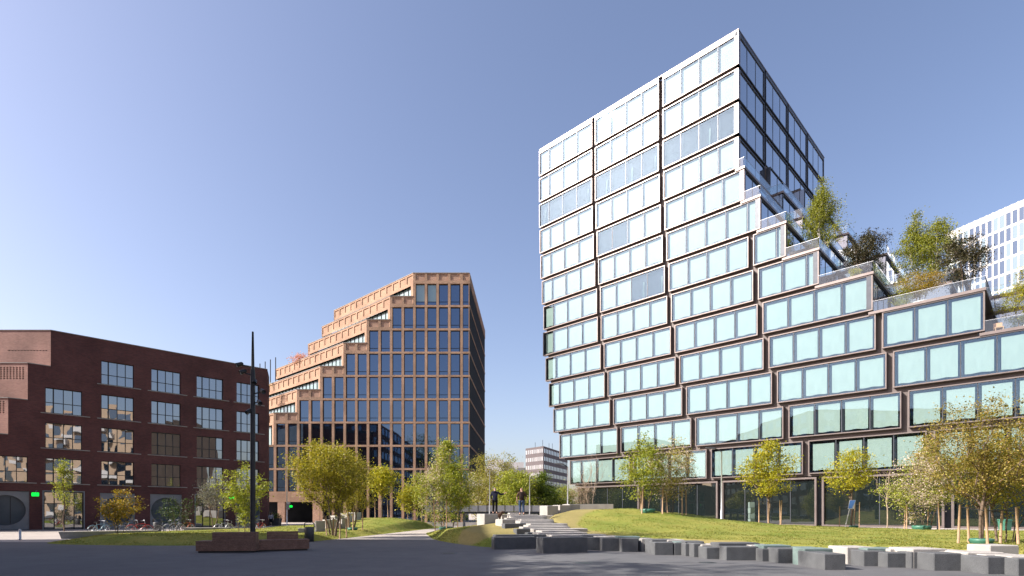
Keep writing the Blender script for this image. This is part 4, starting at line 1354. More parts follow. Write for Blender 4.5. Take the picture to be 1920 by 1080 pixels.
st = empty('block_stair', (0, 0, 0), 0, 'flight of pale stone blocks climbing between the mounds towards the walkers', 'stone steps')
NS = 15
for k in range(NS):
    t = k / (NS - 1)
    Y = 25.1 + 11.6 * t
    X = 2.9 - 2.35 * t ** 0.85 + 0.3 * math.sin(k * 2.1)
    z = 0.52 + 1.0 * t
    wd = 2.6 - 0.5 * t + bq.uniform(-0.5, 0.4)
    block(st, X - wd / 2, X + wd / 2 + bq.uniform(0, 0.35), Y, 0.86, z - 0.6 if z > 0.6 else 0.0, z, 'concrete', R(bq.uniform(6, 24)))
for (x, Y, w_, d, z0, z1, yaw, mat) in ((970, 31.0, 1.7, 0.5, 0.35, 1.02, 22, 'block_dark'), (998, 28.7, 1.9, 0.5, 0.2, 0.80, 20, 'block_dark'), (957, 33.2, 1.5, 0.55, 0.5, 1.22, 20, 'concrete'),
                                      (1018, 27.2, 1.7, 0.5, 0.1, 0.66, 16, 'block_dark'), (1010, 38.2, 2.0, 0.6, 0.9, 1.45, 4, 'concrete')):
    X = (x - 960) / F * Y
    block(st, X - w_ / 2, X + w_ / 2, Y, d, z0, z1, mat, R(yaw))
for x, Y, w_, d, z0, z1, yaw, lb in ((913, 34.2, 0.95, 0.95, 0.7, 1.55, 33, 'pale stone cube under the walker in the dark jacket'), (947, 32.0, 0.85, 0.85, 0.5, 1.24, 30, 'pale stone cube below and right of the walkers\' cube'),
                                   (966, 37.4, 0.9, 0.8, 0.9, 1.62, 10, 'pale stone cube between the two walkers'), (1030, 39.5, 1.0, 0.9, 0.9, 2.12, 35, 'leftmost stone cube on the ridge of the right mound'),
                                   (1054, 40.5, 1.0, 0.9, 1.0, 2.18, 33, 'middle stone cube on the ridge of the right mound'), (1072, 41.5, 1.0, 0.9, 1.0, 2.26, 32, 'stone cube on the ridge next to the planter')):
    X = (x - 960) / F * Y
    o = inst('stone_cube', bevel_box_mesh('stone_cube', w_, d, z1 - z0, 0.022, M['concrete']), None, (X, Y + d / 2, z0), (0, 0, R(yaw)))
    tag(o, lb, 'stone block', 'loose stone cubes')
# planter with the bare tree
pl = empty('planter', (6.35, 44.2, 1.2), 0, 'long concrete planter holding the bare tree near the tower door', 'planter')
m = MB()
for b_ in ((-1.5, 1.5, -0.9, -0.75, 0, 1.1), (-1.5, 1.5, 0.75, 0.9, 0, 1.1), (-1.5, -1.35, -0.75, 0.75, 0, 1.1), (1.35, 1.5, -0.75, 0.75, 0, 1.1)): m.box(*b_)
m.build('shell', M['concrete'], pl)
m = MB(); m.box(-1.34, 1.34, -0.74, 0.74, 0.1, 0.92); m.build('soil', M['bark'], pl)
tag(inst('stone_bench', bevel_box_mesh('stone_bench', 2.6, 0.7, 0.75, 0.02, M['concrete']), None, (8.9, 43.6, 1.12)), 'low flat stone bench right of the planter', 'bench')
# chain of small blocks behind the large olive tree
for i, (x, Y, w_, z0, z1) in enumerate(((567, 37.0, 0.55, 0.1, 0.38), (600, 38.0, 0.6, 0.0, 0.72), (619, 43, 0.9, 0.2, 0.85), (632, 47, 0.9, 0.3, 1.12), (643, 44, 0.85, 0.2, 0.9), (650, 50, 0.9, 0.5, 1.3), (664, 52, 0.95, 0.6, 1.35))):
    X = (x - 960) / F * Y
    zz = lawn_z(2, X, Y)
    o = inst('stone_cube', bevel_box_mesh('stone_cube', w_, w_, z1 - z0 + 0.2, 0.02, M['concrete']), None, (X, Y, zz - 0.2), (0, 0, R(20 + 9 * i)))
    tag(o, ('low pale slab on the grass left of the litter bin', 'pale cube just right of the middle litter bin', 'lower pale cube behind the big olive tree trunk', 'taller pale cube behind the olive tree trunk',
            'pale cube between the two olive trees', 'second farthest pale cube on the mound slope', 'farthest pale cube on the mound slope')[i], 'stone block', 'stone cubes by the olive trees')

# ------------------------------------------------------------------ footbridge behind the mounds
br = empty('footbridge', (0, 60, 0), 0, 'low footbridge with grey panel railing behind the walkers', 'footbridge')
m = MB(); m.box(-9.5, 7, 0, 2.2, 1.52, 1.74); m.build('deck', M['dark_panel'], br)
for i in range(17):
    m = MB(); m.box(-9.4 + i * 0.96, -9.4 + i * 0.96 + 0.9, 0.02, 0.06, 1.76, 2.42); m.build('railing_panel', M['grey_panel'], br)
    m = MB(); m.box(-9.45 + i * 0.96, -9.41 + i * 0.96, 0.0, 0.08, 1.74, 2.46); m.build('post', M['black_metal'], br)
for x in (-8.5, -5.2, -2, 2, 5.5):
    m = MB(); m.box(x - 0.12, x + 0.12, 0.6, 0.9, 0, 1.52); m.build('pier', M['grey_panel'], br)
lw = MB(); lw.box(-17.5, -4.5, 0, 0.5, 0, 0.5)
tag(lw.build('low_wall', M['concrete'], loc=(3, 66, 0)), 'low concrete wall along the path below the footbridge', 'wall')

# ------------------------------------------------------------------ timber benches and the lamp mast
def bench(label, x, y, yaw, length, back_a, back_b, depth=0.75, seat=0.44, back_h=0.36, back_front=False):
    e = empty('timber_bench', (x, y, 0), yaw, label, 'bench', 'dark timber benches at the mast')
    m = MB(); m.box(0.06, length - 0.06, 0.08, depth - 0.08, 0.0, 0.07); m.build('plinth', M['black_metal'], e)
    for k in range(3):                                    # side planks, front and rear, then the seat
        z = 0.075 + k * 0.12
        for y0 in (0.0, depth - 0.045):
            m = MB(); m.box(0, length, y0, y0 + 0.045, z, z + 0.114); m.build('plank', M['timber'], e)
        for x0 in (0.0, length - 0.045):
            m = MB(); m.box(x0 + 0.001, x0 + 0.044, 0.046, depth - 0.046, z, z + 0.114); m.build('plank', M['timber'], e)
    n = 6
    for k in range(n):
        m = MB(); m.box(-0.01, length + 0.01, -0.01 + k * (depth + 0.02) / n, -0.016 + (k + 1) * (depth + 0.02) / n, seat - 0.004, seat + 0.035); m.build('plank', M['timber'], e)
    yb = 0.02 if back_front else depth - 0.16
    bk_ = empty('backrest', (back_a, yb, seat + 0.036)); bk_.parent = e
    for k in range(3):
        m = MB(); m.box(0, back_b - back_a, 0, 0.14 + (0.25 if back_front else 0), k * back_h / 3, (k + 1) * back_h / 3 - 0.008); m.build('plank', M['timber'], bk_)
    return e


bench('dark timber bench with a raised block, left of the black mast', -12.65, 22.35, R(6), 2.3, 0.62, 2.28, back_front=True, back_h=0.36)
bench('dark timber bench with a set-back backrest, right of the black mast', -10.52, 22.95, R(30), 2.1, 0.5, 1.75, back_h=0.34, depth=0.8)

MY = 24.6
mast = empty('lamp_mast', ((474 - 960) / F * MY, MY, 0), 0, 'tall black lamp mast with several spotlights behind the benches', 'lamp mast')
def mz(y): return EYE + (HOR - y) / F * MY
m = MB(); m.tube([(0, 0, 0), (0, 0, 0.3), (0, 0, mz(700)), (0, 0, mz(690)), (0, 0, mz(622))], [0.12, 0.115, 0.10, 0.07, 0.04], 14); m.build('pole', M['black_metal'], mast, True)
def spot(hx, hy, ay, yoff=-0.1):
    p = Vector(((hx - 474) / F * MY, yoff, mz(hy)))
    e = MB()
    e.tube([(0, 0, mz(ay)), (p.x * 0.7, yoff * 0.7, mz(ay) + (p.z - mz(ay)) * 0.5), p + Vector((0, 0, 0.02))], 0.028, 6)
    a = e.build('arm', M['black_metal'], mast, True)
    d = Vector((p.x * 1.2 - 0.05, -0.45, -0.35)).normalized()
    h = MB()
    h.tube([p - d * 0.15, p - d * 0.1, p + d * 0.1, p + d * 0.15], [0.04, 0.085, 0.095, 0.10], 12)
    h.build('spotlight', M['black_metal'], a, True)
for hx, hy, ay in ((452, 684.5, 688), (458.5, 698, 704), (480, 717, 718), (495.5, 735, 739), (490, 756, 756), (469, 772, 772)):
    spot(hx, hy, ay, -0.12 if hx < 485 else -0.2)

# ------------------------------------------------------------------ litter bins, bollard, slab benches
def litter_bin(x, y, h, r, label):
    e = empty('litter_bin', (x, y, 0), R(12), label, 'litter bin', 'cylindrical litter bins')
    m = MB(); m.lathe([(0, 0.0), (r * 0.9, 0.0), (r * 0.9, 0.05), (r, 0.06), (r, h * 0.76), (r * 0.95, h * 0.78), (r * 0.7, h * 0.785), (0, h * 0.76)], 24); m.build('body', M['bin'], e, True)
    m = MB()
    pts = [(-r * 0.96, 0, h * 0.77), (-r * 0.96, 0, h * 0.93), (-r * 0.8, 0, h), (r * 0.8, 0, h), (r * 0.96, 0, h * 0.93), (r * 0.96, 0, h * 0.77)]
    for i in range(len(pts) - 1):
        (xa, _, za), (xb, _, zb_) = pts[i], pts[i + 1]
        n = Vector((zb_ - za, 0, xa - xb)).normalized() * 0.02
        m.hexa([(xa, -r * 0.6, za), (xb, -r * 0.6, zb_), (xb, r * 0.6, zb_), (xa, r * 0.6, za), (xa - n.x, -r * 0.6, za - n.z), (xb - n.x, -r * 0.6, zb_ - n.z), (xb - n.x, r * 0.6, zb_ - n.z), (xa - n.x, r * 0.6, za - n.z)])
    m.build('hood', M['bin'], e)
    return e


litter_bin(-11.35, 31.3, 1.05, 0.26, 'dark cylindrical litter bin at the end of the right bench')
litter_bin(*at(295, 44)[:2], 1.13, 0.29, 'dark litter bin before the brick building beside parked bicycles')
b_ = empty('bollard', (*at(37.5, 33.4)[:2], 0), 0, 'short steel bollard on the sunlit paving at far left', 'bollard')
m = MB(); m.lathe([(0.075, 0), (0.075, 0.03), (0.065, 0.031), (0.065, 0.6), (0.05, 0.63), (0, 0.635)], 16); m.build('post', M['steel'], b_, True)
m = MB(); m.lathe([(0.09, 0), (0.09, 0.02), (0.066, 0.022)], 16); m.build('base_plate', M['black_metal'], b_)


def slab_bench(x, y, yaw, L, label):
    e = empty('slab_bench', (x, y, 0), yaw, label, 'bench', 'concrete slab benches')
    m = MB(); m.hexa([(0.12, 0.05, 0), (L, 0.05, 0), (L, 0.5, 0), (0.12, 0.5, 0), (0, 0, 0.40), (L, 0, 0.40), (L, 0.55, 0.40), (0, 0.55, 0.40)]); m.build('body', M['grey_panel'], e)
    m = MB(); m.box(-0.01, L, -0.01, 0.56, 0.402, 0.45); m.build('seat', M['concrete'], e)


slab_bench(-27.9, 34.4, R(38), 5.2, 'long concrete slab bench at the left end of the lawn island')
slab_bench(*at(343, 44)[:2], R(6), 3.4, 'concrete slab bench before the glazed door of the brick building')

# ------------------------------------------------------------------ street lamps and poles
def street_lamp(x, y, z, h, arm, label):
    e = empty('street_lamp', (x, y, z), 0, label, 'street lamp', 'grey street lamps')
    m = MB(); m.tube([(0, 0, -0.3), (0, 0, h * 0.25), (0, 0, h * 0.26), (0, 0, h)], [0.10, 0.10, 0.075, 0.055], 10); m.build('pole', M['steel'], e, True)
    m = MB(); m.tube([(0, 0, h - 0.05), (-arm * 0.4, 0, h + 0.14), (-arm, 0, h + 0.28)], 0.05, 8); m.build('arm', M['black_metal'], e, True)
    m = MB(); m.hexa([(-arm - 0.75, -0.12, h + 0.30), (-arm + 0.1, -0.16, h + 0.2), (-arm + 0.1, 0.16, h + 0.2), (-arm - 0.75, 0.12, h + 0.30), (-arm - 0.72, -0.09, h + 0.38), (-arm + 0.1, -0.12, h + 0.36), (-arm + 0.1, 0.12, h + 0.36), (-arm - 0.72, 0.09, h + 0.38)])
    m.build('lamp_head', M['bin'], e)


street_lamp(*at(1353, 52)[:2], 0.0, 7.35, 0.75, 'grey street lamp before the tower lobby between the trees')
street_lamp(*at(1064.5, 58)[:2], 0.0, 6.4, 0.6, 'grey street lamp left of the planter by the tower corner')
for x, Y, h, lb in ((538, 61, 7.6, 'thin grey pole with a notice box before the passage'), (918, 57, 6.0, 'thin grey pole left of the walkers'), (993, 57, 5.4, 'thin grey pole right of the walkers'),
                    (1758, 50, 4.6, 'dark post in the paving behind the white-blossom shrub')):
    e = empty('pole', (*at(x, Y)[:2], 0), 0, lb, 'pole', 'thin poles')
    m = MB(); m.tube([(0, 0, 0), (0, 0, h * 0.3), (0, 0, h)], [0.07, 0.055, 0.035], 8); m.build('shaft', M['bin'] if x > 1500 else M['steel'], e, True)
    if x == 538:
        m = MB(); m.box(-0.05, 0.32, -0.1, -0.04, 2.0, 2.65); m.build('notice_box', M['grey_panel'], e)
        m = MB(); m.box(-0.02, 0.34, -0.09, 0.1, 2.66, 2.78); m.build('cap', M['white_bldg'], e)
    else:
        m = MB(); m.lathe([(0.10, 0), (0.10, 0.1), (0.05, 0.14)], 10); m.build('foot', M['black_metal'], e)

# lit green exit signs: white running figure and arrow on green
def exit_sign(p, yaw, label):
    e = empty('exit_sign', p, yaw, label, 'exit sign', 'lit green exit signs')
    m = MB(); m.box(-0.27, 0.27, 0, 0.06, 0, 0.34); m.build('lightbox', M['green_sign'], e)
    m = MB(); m.box(-0.29, 0.29, 0.061, 0.09, -0.02, 0.36); m.build('backplate', M['bin'], e)
    m = MB(); m.tube([(0, 0.075, 0.36), (0, 0.075, 0.47), (0.1, 0.2, 0.5)], 0.02, 6); m.build('bracket', M['steel'], e)


def on_brick(t, z, out):
    return (-43.0 + 0.701 * t + 0.713 * out, 55.9 + 0.713 * t - 0.701 * out, z)
exit_sign(on_brick(-3.62, 3.2, 0.45), LA + R(-20), 'lit green sign on the brick wall above the left pavement')
exit_sign(on_brick(14.0, 3.25, 0.45), LA + R(-20), 'lit green sign on the brick wall behind the lime shrub')
exit_sign((-38.6, 97.5, 2.6), 0, 'lit green sign inside the passage of the tan building')

# blue and white placard hung on the right lobby tree
pc = empty('placard', (*on(0, 1597, 47.4)[:2], 0.4), 0, 'blue and white placard on a white leaning prop at the right lobby tree', 'placard')
m = MB(); m.tube([(-0.55, 0, 0.0), (0.02, 0.05, 2.3)], 0.035, 6); m.build('prop', M['white_bldg'], pc)
M['blue'] = surf('blue_print', (0.08, 0.2, 0.55), (0.1, 0.24, 0.6), 4, 0.5)
m = MB(); m.hexa([(-0.35, -0.06, 1.55), (0.15, -0.06, 1.55), (0.15, -0.03, 1.55), (-0.35, -0.03, 1.55), (-0.2, -0.06, 2.3), (0.3, -0.06, 2.3), (0.3, -0.03, 2.3), (-0.2, -0.03, 2.3)]); m.build('board', M['white_bldg'], pc)
m = MB(); m.hexa([(-0.33, -0.07, 1.6), (-0.02, -0.07, 1.6), (-0.02, -0.062, 1.6), (-0.33, -0.062, 1.6), (-0.18, -0.07, 2.28), (0.28, -0.07, 2.28), (0.28, -0.062, 2.28), (-0.18, -0.062, 2.28)]); m.build('print', M['blue'], pc)
# stacked glass-green display boxes by the left lobby tree
for i in range(4):
    m = MB(); m.box(-0.22, 0.22, -0.2, 0.2, 0.0, 0.48)
    tag(m.build('display_box', M['block_green'], loc=(*at(1409, 50)[:2], 0.6 + i * 0.5), rot=(0, 0, R(7 * (-1) ** i))),
        ('lowest', 'second lowest', 'second highest', 'highest')[i] + ' of the stacked green boxes by the left lobby tree', 'box', 'stacked green boxes')
# green wheeled bin and a dark one in the right street
m = MB(); m.hexa([(-.25, -.28, 0.06), (.25, -.28, 0.06), (.25, .28, 0.06), (-.25, .28, 0.06), (-.3, -.36, 1.0), (.3, -.36, 1.0), (.3, .36, 1.0), (-.3, .36, 1.0)])
wbn = empty('wheeled_bin', (*at(1884, 46)[:2], 0), 0, 'green wheeled bin behind the right edge trees', 'wheeled bin')
m.build('body', M['green_plastic'], wbn)
m = MB(); m.hexa([(-.32, -.38, 1.002), (.32, -.38, 1.002), (.32, .4, 1.002), (-.32, .4, 1.002), (-.28, -.34, 1.07), (.28, -.34, 1.07), (.28, .36, 1.1), (-.28, .36, 1.1)]); m.build('lid', M['green_plastic'], wbn)
for sx in (-0.24, 0.24):
    m = MB(); m.tube([(sx - 0.03, 0.3, 0.1), (sx + 0.03, 0.3, 0.1)], 0.1, 12); m.build('wheel', M['black_metal'], wbn)
# furniture on the right terrace
M['peach'] = surf('peach_timber', (0.6, 0.34, 0.2), (0.5, 0.28, 0.17), 3, 0.6)
ch = empty('terrace_chair', on_tower(25.9, 0.9, 11), TA + R(15), 'peach timber chair on the lowest terrace behind the glass', 'chair')
m = MB(); m.box(-0.35, 0.35, -0.35, 0.35, 0.38, 0.46); m.build('seat', M['peach'], ch)
m = MB(); m.box(-0.35, 0.35, 0.28, 0.36, 0.46, 1.0); m.build('backrest', M['peach'], ch)
for x, y in ((-.3, -.3), (.3, -.3), (-.3, .3), (.3, .3)):
    m = MB(); m.box(x - .03, x + .03, y - .03, y + .03, 0, 0.38); m.build('leg', M['peach'], ch)
for i, (s, q, r, sc_) in enumerate(((19.3, 2.2, 10, 1.0), (28.6, 1.6, 11, 0.9))):
    m = MB(); m.lathe([(0, 0), (0.75, 0.0), (1.05, 0.25), (1.0, 0.45), (0.8, 0.55), (0.6, 0.5), (0, 0.46)], 20)
    tag(m.build('round_planter', M['white_bldg'], smooth=True, loc=on_tower(s, q, r), scale=(sc_, sc_, sc_)), ('white round planter under the rust-brown terrace shrub', 'white round planter on the lowest terrace near the right edge')[i], 'planter', 'round planters')
# dark tubs by the passage
for x, lb in ((497, 'dark planter tub left of the woman at the passage'), (518.5, 'dark planter tub right of the woman at the passage')):
    e = empty('planter_tub', (*at(x, 70.5)[:2], 0), 0, lb, 'planter', 'dark planter tubs')
    m = MB(); m.hexa([(-.4, -.4, 0), (.4, -.4, 0), (.4, .4, 0), (-.4, .4, 0), (-.52, -.52, 0.95), (.52, -.52, 0.95), (.52, .52, 0.95), (-.52, .52, 0.95)]); m.build('tub', M['bin'], e)
    gg = np.random.default_rng(int(x)); inst('foliage', leaf_mesh('foliage', gg.normal(0, 1, (500, 3)) * (0.3, 0.3, 0.22) + (0, 0, 1.15), 0.07, LM['green'], gg), e)

# ------------------------------------------------------------------ bicycles
rubber = M['black_metal']
wheel_m = MB()
for k in range(24):
    pass
def wheel_mesh():
    m = MB()
    n, R0 = 22, 0.34
    for k in range(n):
        a = [2 * math.pi * (k + d) / n for d in (0, 1)]
        m.tube([(R0 * math.cos(t), 0, R0 * math.sin(t)) for t in a], 0.018, 5, False)
    return m.mesh('tyre', rubber, True)
def spoke_mesh():
    m = MB()
    for k in range(12):
        t = 2 * math.pi * k / 12
        m.tube([(0.03 * math.cos(t), 0.02 * (-1) ** k, 0.03 * math.sin(t)), (0.32 * math.cos(t), 0, 0.32 * math.sin(t))], 0.003, 3, False)
    m.tube([(0, -0.05, 0), (0, 0.05, 0)], 0.025, 8)
    n = 22
    for k in range(n):
        a = [2 * math.pi * (k + d) / n for d in (0, 1)]
        m.tube([(0.318 * math.cos(t), 0, 0.318 * math.sin(t)) for t in a], 0.012, 4, False)
    return m.mesh('rim', M['steel'])
tyre_me, rim_me = wheel_mesh(), spoke_mesh()
def bicycle(x, y, yaw, paint, label, z=0.0):
    e = empty('bicycle', (x, y, z), yaw, label, 'bicycle', 'bicycles parked before the brick building')
    e.rotation_euler = (R(5), 0, yaw)
    for wx in (-0.52, 0.52):
        t = inst('wheel', rim_me, e, (wx, 0, 0.36)); inst('tyre', tyre_me, t)
    m = MB()
    bb_, st_, hd, hb = (-0.08, 0, 0.30), (-0.22, 0, 0.78), (0.36, 0, 0.82), (0.40, 0, 0.66)
    for a, b, r_ in ((bb_, st_, 0.018), (bb_, hb, 0.02), (st_, hd, 0.016), (bb_, (-0.52, 0, 0.36), 0.012), (st_, (-0.52, 0, 0.36), 0.010), (hd, hb, 0.022), (hb, (0.52, 0, 0.36), 0.014)):
        m.tube([a, b], r_, 6)
    m.build('frame', paint, e)
    m = MB(); m.tube([hd, (0.33, 0, 1.0), (0.30, 0, 1.04)], 0.014, 6); m.tube([(0.16, -0.28, 1.05), (0.30, -0.18, 1.04), (0.30, 0.18, 1.04), (0.16, 0.28, 1.05)], 0.013, 6); m.build('handlebar', M['steel'], e)
    m = MB(); m.tube([st_, (-0.25, 0, 0.92)], 0.013, 6); m.build('seat_post', M['steel'], e)
    m = MB(); m.hexa([(-0.38, -0.09, 0.92), (-0.12, -0.025, 0.92), (-0.12, 0.025, 0.92), (-0.38, 0.09, 0.92), (-0.38, -0.08, 0.97), (-0.10, -0.02, 0.97), (-0.10, 0.02, 0.97), (-0.38, 0.08, 0.97)]); m.build('saddle', M['black_metal'], e)
    m = MB()
    for k in range(7):
        t0, t1 = R(20 + k * 20), R(40 + k * 20)
        for c in (-0.52, 0.52):
            m.tube([(c + 0.385 * math.cos(t0), 0, 0.36 + 0.385 * math.sin(t0)), (c + 0.385 * math.cos(t1), 0, 0.36 + 0.385 * math.sin(t1))], 0.016, 4, False)
    m.build('mudguard', paint, e)
    m = MB(); m.tube([(-0.08, -0.09, 0.30), (-0.08, 0.09, 0.30)], 0.012, 6); m.tube([(-0.08, -0.09, 0.30), (0.04, -0.09, 0.2)], 0.01, 5); m.tube([(-0.08, 0.09, 0.30), (-0.2, 0.09, 0.4)], 0.01, 5); m.build('crank', M['steel'], e)
    m = MB(); m.lathe([(0.0, -0.01), (0.09, -0.01), (0.09, 0.01), (0, 0.01)], 14); m.build('chainring', M['steel'], e, loc=(-0.08, -0.05, 0.30), rot=(R(90), 0, 0))
M['red_paint'] = surf('red_paint', (0.45, 0.03, 0.02), None, 4, 0.35)
M['orange_paint'] = surf('orange_paint', (0.6, 0.12, 0.02), None, 4, 0.35)
M['white_paint'] = surf('white_paint', (0.7, 0.7, 0.7), None, 4, 0.35)
M['blue_paint'] = surf('pale_blue_paint', (0.25, 0.42, 0.5), None, 4, 0.35)
for x, Y, yaw, paint, lb in ((185, 40.5, 78, 'blue_paint', 'pale blue bicycle seen end-on behind the left slab bench'), (262, 41.5, 20, 'red_paint', 'red bicycle right of the orange-green shrub'),
                             (248, 43, 35, 'black_metal', 'black bicycle behind the red one'), (312, 43, 25, 'black_metal', 'dark bicycle just right of the litter bin'), (326, 44.5, 60, 'white_paint', 'pale bicycle among the dark twigs'),
                             (348, 46, 75, 'orange_paint', 'orange bicycle behind the second slab bench'), (419, 45, 65, 'white_paint', 'white bicycle near the glazed door'),
                             (440, 49, 20, 'black_metal', 'dark bicycle behind the lime shrub'), (486, 46, 80, 'red_paint', 'red bicycle seen right of the black mast')):
    bicycle(*at(x, Y)[:2], R(yaw), M[paint], lb)

# ------------------------------------------------------------------ people
def skin(name, verts, edges, radii, mat, parent, root=0, sub=2):
    me = bpy.data.meshes.new(name)
    me.from_pydata(verts, edges, [])
    me.materials.append(mat)
    o = inst(name, me, parent)
    md = o.modifiers.new('skin', 'SKIN')
    md.use_smooth_shade = True
    for i, r_ in enumerate(radii):
        sv = me.skin_vertices[0].data[i]
        sv.radius = (r_, r_) if not isinstance(r_, tuple) else r_
        sv.use_root = (i == root)
    o.modifiers.new('sub', 'SUBSURF').levels = sub
    o.modifiers['sub'].render_levels = sub
    return o


def person(label, p, yaw, h, legs, arms, mats, extras):
    """legs, arms: joints per side (left then right) as offsets in a 1.75 m figure facing +y; one continuous body, clothes over it"""
    s = h / 1.75
    e = empty('person', p, yaw, label, 'person')
    e.scale = (s, s, s)
    V_, E_, Rr = [], [], []
    def add(v, r_, j=None):
        V_.append(v); Rr.append(r_)
        if j is not None: E_.append((j, len(V_) - 1))
        return len(V_) - 1
    pel = add((0, 0, 0.95), (0.125, 0.095))
    wa = add((0, 0.0, 1.10), (0.115, 0.09), pel)
    chst = add((0, 0.0, 1.30), (0.165, 0.11), wa)
    nb = add((0, 0.0, 1.44), (0.09, 0.075), chst)
    nk = add((0, 0.015, 1.51), 0.055, nb)
    hd = add((0, 0.03, 1.60), (0.075, 0.088), nk)
    ht = add((0, 0.02, 1.70), (0.062, 0.078), hd)
    add((0, 0.125, 1.60), 0.016, hd)                       # nose
    add((0.085, 0.02, 1.60), 0.018, hd); add((-0.085, 0.02, 1.60), 0.018, hd)   # ears
    for sd in (0, 1):
        sx = -1 if sd == 0 else 1
        hip = add((sx * 0.10, 0, 0.90), 0.095, pel)
        k, a, t = legs[sd]
        kn = add(k, 0.06, hip); an = add(a, 0.042, kn); he = add((a[0], a[1] - 0.02, a[2] - 0.05), 0.04, an); add(t, 0.032, he)
        sh = add((sx * 0.19, 0, 1.41), 0.06, chst)
        el, wr, hn = arms[sd]
        eb = add(el, 0.045, sh); ws = add(wr, 0.032, eb); pm = add(hn, (0.036, 0.02), ws)
        hv = (Vector(hn) - Vector(wr)).normalized()
        pv = hv.cross(Vector((0, 0, 1))) if abs(hv.z) < 0.9 else Vector((0, 1, 0))
        pv.normalize()
        for q, ln in ((-0.028, 0.065), (-0.009, 0.08), (0.010, 0.075), (0.028, 0.06)):
            b1 = Vector(hn) + hv * 0.045 + pv * q
            f1 = add(tuple(b1), 0.009, pm); f2 = add(tuple(b1 + hv * ln * 0.6 + Vector((0, 0, -0.012))), 0.008, f1); add(tuple(b1 + hv * ln + Vector((0, 0, -0.03))), 0.007, f2)
        b1 = Vector(hn) - hv * 0.01 + pv * 0.045
        f1 = add(tuple(b1), 0.011, pm); add(tuple(b1 + hv * 0.05 + pv * 0.02), 0.009, f1)
    skin('body', V_, E_, Rr, mats['skin'], e)
    def part(name, idx_pts, mat, sub=2):
        vs, es, rs = [], [], []
        for chain in idx_pts:
            prev = None
            for v, r_ in chain:
                v = tuple(v)
                if v in vs: cur = vs.index(v)
                else: vs.append(v); rs.append(r_); cur = len(vs) - 1
                if prev is not None: es.append((prev, cur))
                prev = cur
        return skin(name, vs, es, rs, mat, e, 0, sub)
    tr, jk = [], []
    for sd in (0, 1):
        sx = -1 if sd == 0 else 1
        k, a, t = legs[sd]
        am = Vector(k).lerp(Vector(a), 0.93)
        tr.append([((0, 0, 1.02), (0.165, 0.125)), ((sx * 0.10, 0, 0.88), 0.112), (k, 0.078), (tuple(am), 0.066)])
        el, wr, hn = arms[sd]
        w9 = Vector(el).lerp(Vector(wr), 0.92 if not extras.get('short') else 0.05)
        jk.append([((0, 0, 1.30), (0.19, 0.135)), ((sx * 0.195, 0, 1.41), 0.078), (el, 0.062), (tuple(w9), 0.05)])
        part('shoe', [[((a[0], a[1] - 0.045, a[2] - 0.05), 0.048), ((a[0], a[1] + 0.06, a[2] - 0.055), 0.046), ((t[0], t[1] + 0.01, t[2]), 0.036)]], mats['shoe'], 1)
    part('trousers', tr, mats['trousers'])
    jk.append([((0, 0, extras.get('hem', 0.86) - 0.08), (0.185, 0.15)), ((0, 0, 1.05), (0.168, 0.132)), ((0, 0, 1.30), (0.19, 0.135)), ((0, 0.0, 1.45), (0.10, 0.085))])
    part('jacket', jk, mats['jacket'])
    part('hair', [[((0, 0.0, 1.70), (0.078, 0.092)), ((0, -0.03, 1.62), (0.083, 0.075))] + ([((0, -0.05, extras['hair']), (0.08, 0.05))] if 'hair' in extras else [])], mats['hair'])
    if 'hood' in extras: part('hood', [[((-0.10, -0.07, 1.46), 0.05), ((0, -0.11, 1.45), (0.07, 0.06)), ((0.10, -0.07, 1.46), 0.05)]], mats['jacket'])
    if 'pack' in extras:
        m = MB(); m.hexa([(-0.14, -0.30, 1.02), (0.14, -0.30, 1.02), (0.15, -0.13, 1.02), (-0.15, -0.13, 1.02), (-0.10, -0.25, 1.44), (0.10, -0.25, 1.44), (0.12, -0.12, 1.46), (-0.12, -0.12, 1.46)])
        o = m.build('backpack', mats['pack'], e, True)
        bv = o.modifiers.new('bevel', 'BEVEL'); bv.width = 0.05; bv.segments = 3
        m = MB()
        for sx in (-1, 1): m.tube([(sx * 0.1, -0.14, 1.44), (sx * 0.12, -0.02, 1.52), (sx * 0.12, 0.13, 1.40), (sx * 0.13, 0.12, 1.15), (sx * 0.13, -0.12, 1.06)], 0.018, 6)
        m.build('strap', mats['pack'], e)
    return e


SKN = surf('skin', (0.50, 0.30, 0.22), (0.45, 0.26, 0.19), 6, 0.55)
def cloth(n, c): return surf(n, c, None, 5, 0.9, spec=0.1, fine=0.2)
standL = ((-0.10, 0.02, 0.50), (-0.11, -0.02, 0.09), (-0.13, 0.14, 0.035))
standR = ((0.10, 0.02, 0.50), (0.12, -0.03, 0.09), (0.15, 0.12, 0.035))
X, Y = (928 - 960) / F * 34.7, 34.7
person('person in dark navy jacket and black trousers pointing to the right on a stone cube', (X, Y, 1.55), R(-8), 1.66, (standL, standR),
       (((-0.27, -0.02, 1.16), (-0.24, 0.08, 0.95), (-0.22, 0.14, 0.90)), ((0.38, 0.10, 1.26), (0.60, 0.18, 1.34), (0.68, 0.20, 1.39))),
       dict(skin=SKN, jacket=cloth('navy_jacket', (0.022, 0.024, 0.045)), trousers=cloth('black_trousers', (0.008, 0.008, 0.01)), shoe=M['black_metal'], hair=cloth('pale_hair', (0.52, 0.46, 0.38))),
       dict(hood=1, hem=0.84))
X, Y = (978 - 960) / F * 36.0, 36.0
